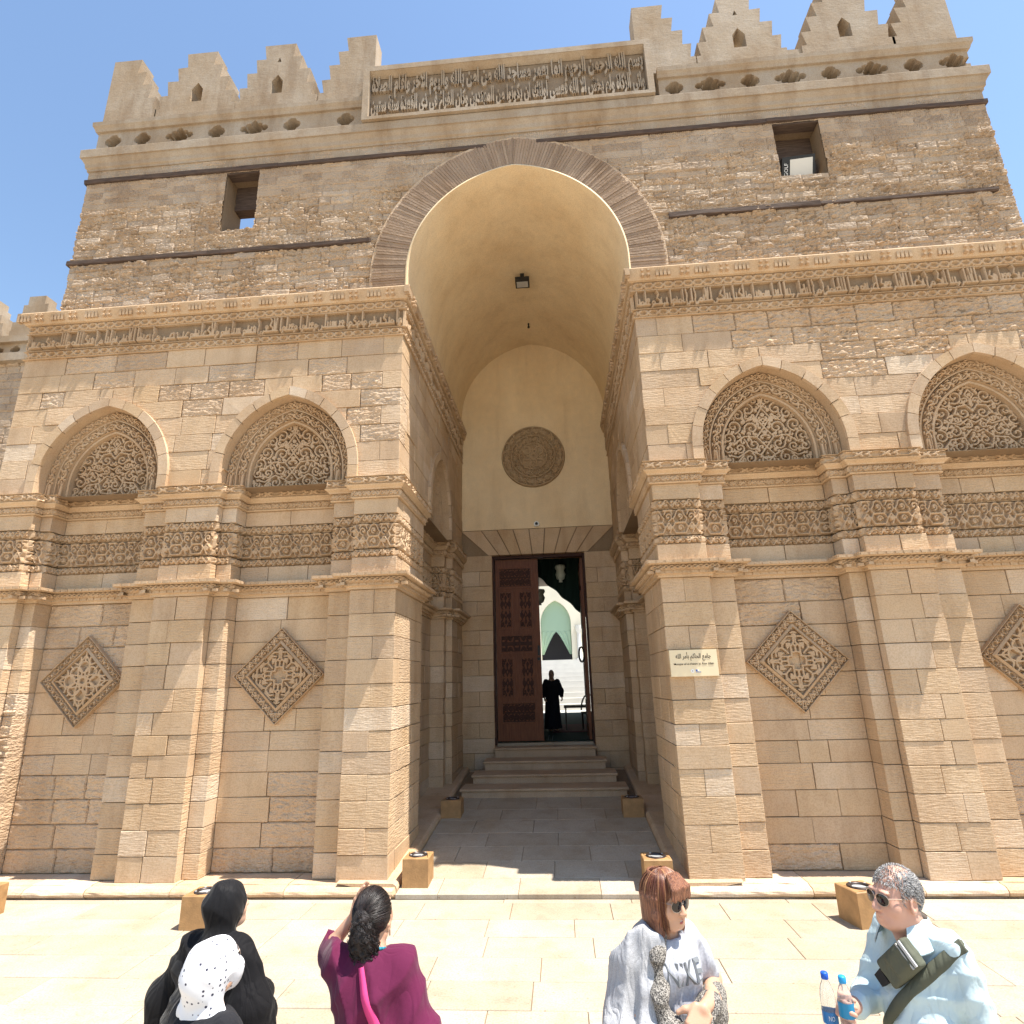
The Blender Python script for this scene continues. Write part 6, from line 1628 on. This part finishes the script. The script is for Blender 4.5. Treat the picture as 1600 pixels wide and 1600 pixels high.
# ---- man in the pale blue shirt
def person_man():
    P = Person('person', 'grey-haired person in sunglasses and a pale blue shirt, facing left', 1.88, -4.94, (-.90, -.44), 0, .936); H = 1.73
    hR = rotz(-.18)@rotx(.02); hc = (.0, .085, 1.595)
    v = Vol((-.5, -.35, 0), (.5, .55, 1.76), H5); T = head(v, hc, hR, 1.06, (0, .01, 1.42), True)
    v.chain([((0, -.01, 1.38), .08), ((0, 0, 1.22), .12), ((0, 0, .92), .13)], .05); legs_feet(v, H)
    v.cone(T((0, .0, -.10)), (0, .05, 1.43), .045, .05, .04)
    wr = np.array((.09, .37, 1.18)); v.chain([((.155, -.01, 1.40), .045), ((.235, .1, 1.13), .038), (wr, .031)], .03)
    hand(v, wr, basis((-.25, .85, .45), (.9, .25, .1)), (.75, .75, .8, .8), (.35, .85, -.5), 1.1)
    v.chain([((-.155, -.01, 1.40), .045), ((-.245, -.02, 1.1), .038), ((-.22, .18, .95), .032)], .03); hand(v, (-.22, .18, .95), basis((.1, .8, -.5), (-.9, .2, .2)), s=1.1)
    P.emit(v, 'body', SK_M); eyes(P, T, hR); sunglasses(P, T, hR, big=.98)
    Mb = cloth_mat('pale_blue_cotton', (.50, .62, .65), .85, 260, .05, fold=(10, 10, 7))
    v = Vol((-.55, -.36, .7), (.55, .5, 1.62), .0065)
    v.ell((0, -.01, 1.30), (.185, .13, .17), .05); v.cone((0, .01, 1.22), (0, .04, .9), .15, .175, .06); v.cone((-.13, -.015, 1.43), (.13, -.015, 1.43), .055, .055, .04); v.ell((0, .08, 1.1), (.13, .10, .18), .06)
    for sx, e, w_ in ((1, (.235, .1, 1.13), (.14, .27, 1.16)), (-1, (-.245, -.02, 1.1), (-.22, .14, .97))): v.chain([((sx*.155, -.015, 1.405), .064), (e, .057), (w_, .045)], .035)
    v.cone((-.05, .035, 1.475), (.05, .035, 1.475), .058, .058, .03); v.ell((0, .05, 1.53), (.068, .085, .10), .01, None, '-'); v.cone((0, .13, 1.47), (0, .16, 1.33), .045, .012, .012, '-')
    v.wrinkle(.006, 24, 12, 18, .5, 2.4); v.wrinkle(.004, 18, -30, 38, 1.6, 1.8); v.plane((0, 0, .76), (0, 0, -1)); sh = P.emit(v, 'shirt', Mb); vt = top_vol
    # collar: two folded leaves
    for sx in (-1, 1):
        n = 12; G = np.empty((n, 5, 3))
        for i in range(n):
            t = i/(n-1); a = math.pi*(1.5-sx*(0.0+t*.86)) if False else (-math.pi/2+sx*t*2.55)
            r = .083; x = r*math.cos(a) if False else sx*r*math.sin(t*2.5); y = .0-r*1.05*math.cos(t*2.5); 
            for j in range(5):
                q = j/4; G[i, j] = (x*(1+.42*q)+sx*.012*q*t, y*(1+.38*q)+.03*q*t+.045, 1.525-.062*q-.045*q*q*t-.018*t)
        m = MB(); m.grid(G, .5); G2 = G*.985; G2[..., 2] = G[..., 2]-.004; m.grid(G2, .5); P.mb(m, 'collar', Mb, sh, True)
    for i in range(4):
        m = MB(); z = 1.27-.1*i; y = .4
        while vt.at((0.0, y, z)) > .003 and y > -.2: y -= .004
        m.cyl((0, y, z), (0, y+.005, z), .006, n=10); P.mb(m, 'button', M_GLASS, sh)
    v = Vol((-.3, -.25, 0), (.3, .28, .98), .01)
    for sx in (-1, 1): v.chain([((sx*.095, 0, .88), .13), ((sx*.1, .0, .45), .095), ((sx*.1, -.01, .08), .08)], .04)
    v.plane((0, 0, .05), (0, 0, -1)); P.emit(v, 'trousers', cloth_mat('khaki_trousers', (.22, .18, .12), .9))
    v = Vol((-.2, -.25, 1.4), (.2, .25, 1.80), .0045)
    v.ell(T((0, -.014, .022)), (.0790, .0995, .1012), .01, hR); v.ell(T((0, .13, .0)), (.14, .085, .115), .012, hR, '-'); v.ell(T((0, .02, -.115)), (.12, .07, .09), .015, hR, '-'); v.ell(T((0, -.045, .148)), (.045, .055, .045), .025, hR, '-')
    v.wrinkle(.0012, 310, 250, 160, .4, 3.0)
    P.emit(v, 'hair', hair_mat('short_grey_hair', (.16, .15, .148), (.55, .54, .53), (190, 190, 60), .7))
    rg = np.random.default_rng(21); Ls = []; ce = np.array((0, -.014, .022)); rd = np.array((.0785, .0985, .1005))
    while len(Ls) < 2600:
        d = rg.normal(size=3); d /= np.linalg.norm(d); p = ce+d*rd
        if p[2] < -.055+.03*rg.random() or (p[1] > .035 and p[2] < .045+.4*(p[1]-.035)) or (p[1] > .0 and p[2] < -.01) or p[1] > .075: continue
        if abs(p[0]) > .07 and p[1] > -.035 and p[2] < .02: continue
        if p[2] > .09 and p[1] < .03 and rg.random() < .75: continue
        if p[2] < -.03 and p[1] > -.04: continue
        fl = np.array((d[0]*.3, .55 if p[1] > .04 else -.35, -.5 if p[2] < .07 else .15))+rg.normal(size=3)*.25; fl -= d*(fl@d); L = rg.uniform(.010, .018)
        Ls.append([T(p-d*.002), T(p+d*.005+fl*L*.5), T(p+d*.006+fl*L*1.2)])
    strands(P, Ls, .0013, strand_mat('grey_strand', [(0, (.08, .075, .072)), (.5, (.30, .29, .28)), (1, (.62, .61, .6))], .55), 'hair_strands')
    # sling bag: pouch on the chest, strap over the left shoulder
    b = Person.__new__(Person); b.t = thing('sling_bag', 'olive sling bag worn across the chest of the grey-haired person', 'bag', tuple(P.o)); b.R = P.R; b.o = P.o
    Mo = cloth_mat('olive_nylon', (.10, .105, .075), .7, 300, .15); Mk = simple('black_webbing', (.012, .012, .012), .7)
    Rb = roty(.75)
    c = np.array((-.03, .165, 1.36)); v = Vol((-.3, 0, 1.05), (.25, .35, 1.55), .005)
    v.rbox(c, (.088, .014, .042), .014, .01, Rb@rotz(.0)); v.rbox(c+Rb@np.array((-.02, .018, 0)), (.042, .010, .028), .01, .012, Rb); v.wrinkle(.0015, 60, 20, 60, 1.); b.emit(v, 'pouch', Mo, b.t)
    e1 = np.array((-.62, 0, .78)); e2 = np.array((0, 1., 0)); nn = np.cross(e1, e2); n = 56; G = np.empty((n+1, 4, 3))
    for i in range(n+1):
        f = 2*math.pi*i/n; dr = e1*math.cos(f)+e2*math.sin(f)
        for j, q in enumerate((-.024, -.022, .022, .024)):
            r = .5
            while vt.at(np.array((0, 0, 1.2))+dr*r+nn*q) > .004 and r > .05: r -= .004
            G[i, j] = np.array((0, 0, 1.2))+dr*(r+(.012 if 0 < j < 3 else -.004))+nn*q
    for _ in range(3): G[1:-1] = (G[:-2]+2*G[1:-1]+G[2:])/4
    m = MB(); m.grid(G, .5); b.mb(m, 'strap', Mo, b.t, True)
    m = MB()
    for q in ((-.095, .012), (-.072, .006)):
        V = [c+Rb@np.array((q[0]+dx, dy, dz)) for dy in (.028, .036) for dx, dz in ((0, -.05), (q[1], -.05), (q[1], .05), (0, .05))]
        m.add(V, [(4, 5, 6, 7), (0, 1, 5, 4), (1, 2, 6, 5), (2, 3, 7, 6), (3, 0, 4, 7)], .5)
    b.mb(m, 'reflective_piping', M_GLASS, b.t)
    m = MB(); V = [c+Rb@np.array((.105+dx, dy, dz)) for dy in (0, .022) for dx, dz in ((0, -.028), (.05, -.024), (.05, .024), (0, .028))]; m.add(V, [(4, 5, 6, 7), (0, 1, 5, 4), (1, 2, 6, 5), (2, 3, 7, 6), (3, 0, 4, 7)], .5); b.mb(m, 'buckle', Mk, b.t)
    m = MB(); V = [c+Rb@np.array((dx, dy, dz)) for dy in (.024, .03) for dx, dz in ((-.075, .045), (-.01, .03), (-.05, -.045), (-.085, -.03))]; m.add(V, [(4, 5, 6, 7), (0, 1, 5, 4), (1, 2, 6, 5), (2, 3, 7, 6), (3, 0, 4, 7)], .5); b.mb(m, 'logo_patch', Mk, b.t)
    # two water bottles in the right hand
    mw, nt, bb = new_mat('clear_bottle', .08, .5); bb.inputs['Transmission Weight'].default_value = .92; bb.inputs['IOR'].default_value = 1.18; bb.inputs['Base Color'].default_value = (.90, .94, .97, 1)
    for dx, dz, cap, lab, label, tx in ((.045, -.02, (.01, .10, .55), (.02, .16, .42), 'nearly empty clear water bottle with dark blue cap in the hand', 1), (-.05, .0, (.02, .30, .62), (.01, .22, .42), 'clear water bottle with light blue cap and blue label in the hand', 0)):
        base = wr+np.array((dx-.01, 0.085, -.07+dz)); t = thing('water_bottle', label, 'bottle', tuple(P.w(base)), 'water bottles held by the grey-haired person'); b2 = Person.__new__(Person); b2.t = t; b2.R = P.R; b2.o = P.o
        m = MB(); m.lathe(tuple(base), [(.0, .004), (.024, .0), (.03, .008), (.031, .03), (.029, .05), (.031, .07), (.031, .14), (.029, .15), (.027, .165), (.018, .19), (.0125, .202), (.0125, .212)], 20); b2.mb(m, 'bottle_body', mw, t, True)
        m = MB(); m.lathe(tuple(base), [(.0148, .205), (.0155, .207), (.0155, .226), (.0135, .23), (0, .23)], 18); b2.mb(m, 'cap', simple('blue_cap', cap, .4), t, True)
        m = MB(); z0, z1 = (.085, .14) if not tx else (.045, .09); m.lathe(tuple(base), [(.0318, z0), (.0318, z1)], 20); b2.mb(m, 'label', simple('blue_label', lab, .35), t, True)
        if tx:
            text_mesh('NO', -.012, .012, .06, .078, 0, .0004, .01, 'label_lettering', M_WHITE, t, frame=lambda W, base=base, b2=b2: b2.w(np.array([base+np.array((-.0325*math.cos(-.6+p[0]/.0325), .0325*math.sin(-.6+p[0]/.0325)*-1, p[2])) for p in W])))
person_man()
# ---- figure inside the hall
def person_hall():
    P = Person('person', 'person in a long dark robe standing in shadow inside the doorway', .14, 9.3, (.25, -1), 1.12, .95)
    v = Vol((-.45, -.3, 0), (.45, .35, 1.74), .012); T = head(v, (0, .02, 1.58), np.eye(3), 1.0, (0, -.01, 1.42), True); v.chain([((0, 0, 1.36), .1), ((0, 0, 1.2), .15), ((0, 0, .9), .14)], .05); legs_feet(v, 1.7)
    for sx in (-1, 1): v.chain([((sx*.18, 0, 1.37), .06), ((sx*.26, .0, 1.1), .045), ((sx*.26, .12, .92), .03)], .03); hand(v, (sx*.26, .12, .92), basis((0, .6, -.8), (sx, 0, .1)))
    P.emit(v, 'body', SK_B)
    v = Vol((-.45, -.35, 0), (.45, .35, 1.5), .012); v.ell((0, 0, 1.26), (.22, .14, .15), .05); v.cone((0, 0, 1.2), (0, 0, .1), .17, .25, .08)
    for sx in (-1, 1): v.chain([((sx*.17, 0, 1.36), .08), ((sx*.27, .0, 1.1), .075), ((sx*.26, .1, .96), .06)], .04)
    v.radial(.01, 8); v.plane((0, 0, .06), (0, 0, -1)); P.emit(v, 'robe', cloth_mat('dark_robe', (.02, .02, .025), .9))
person_hall()
for o in scene.objects:
    if '_w' in o: del o['_w']
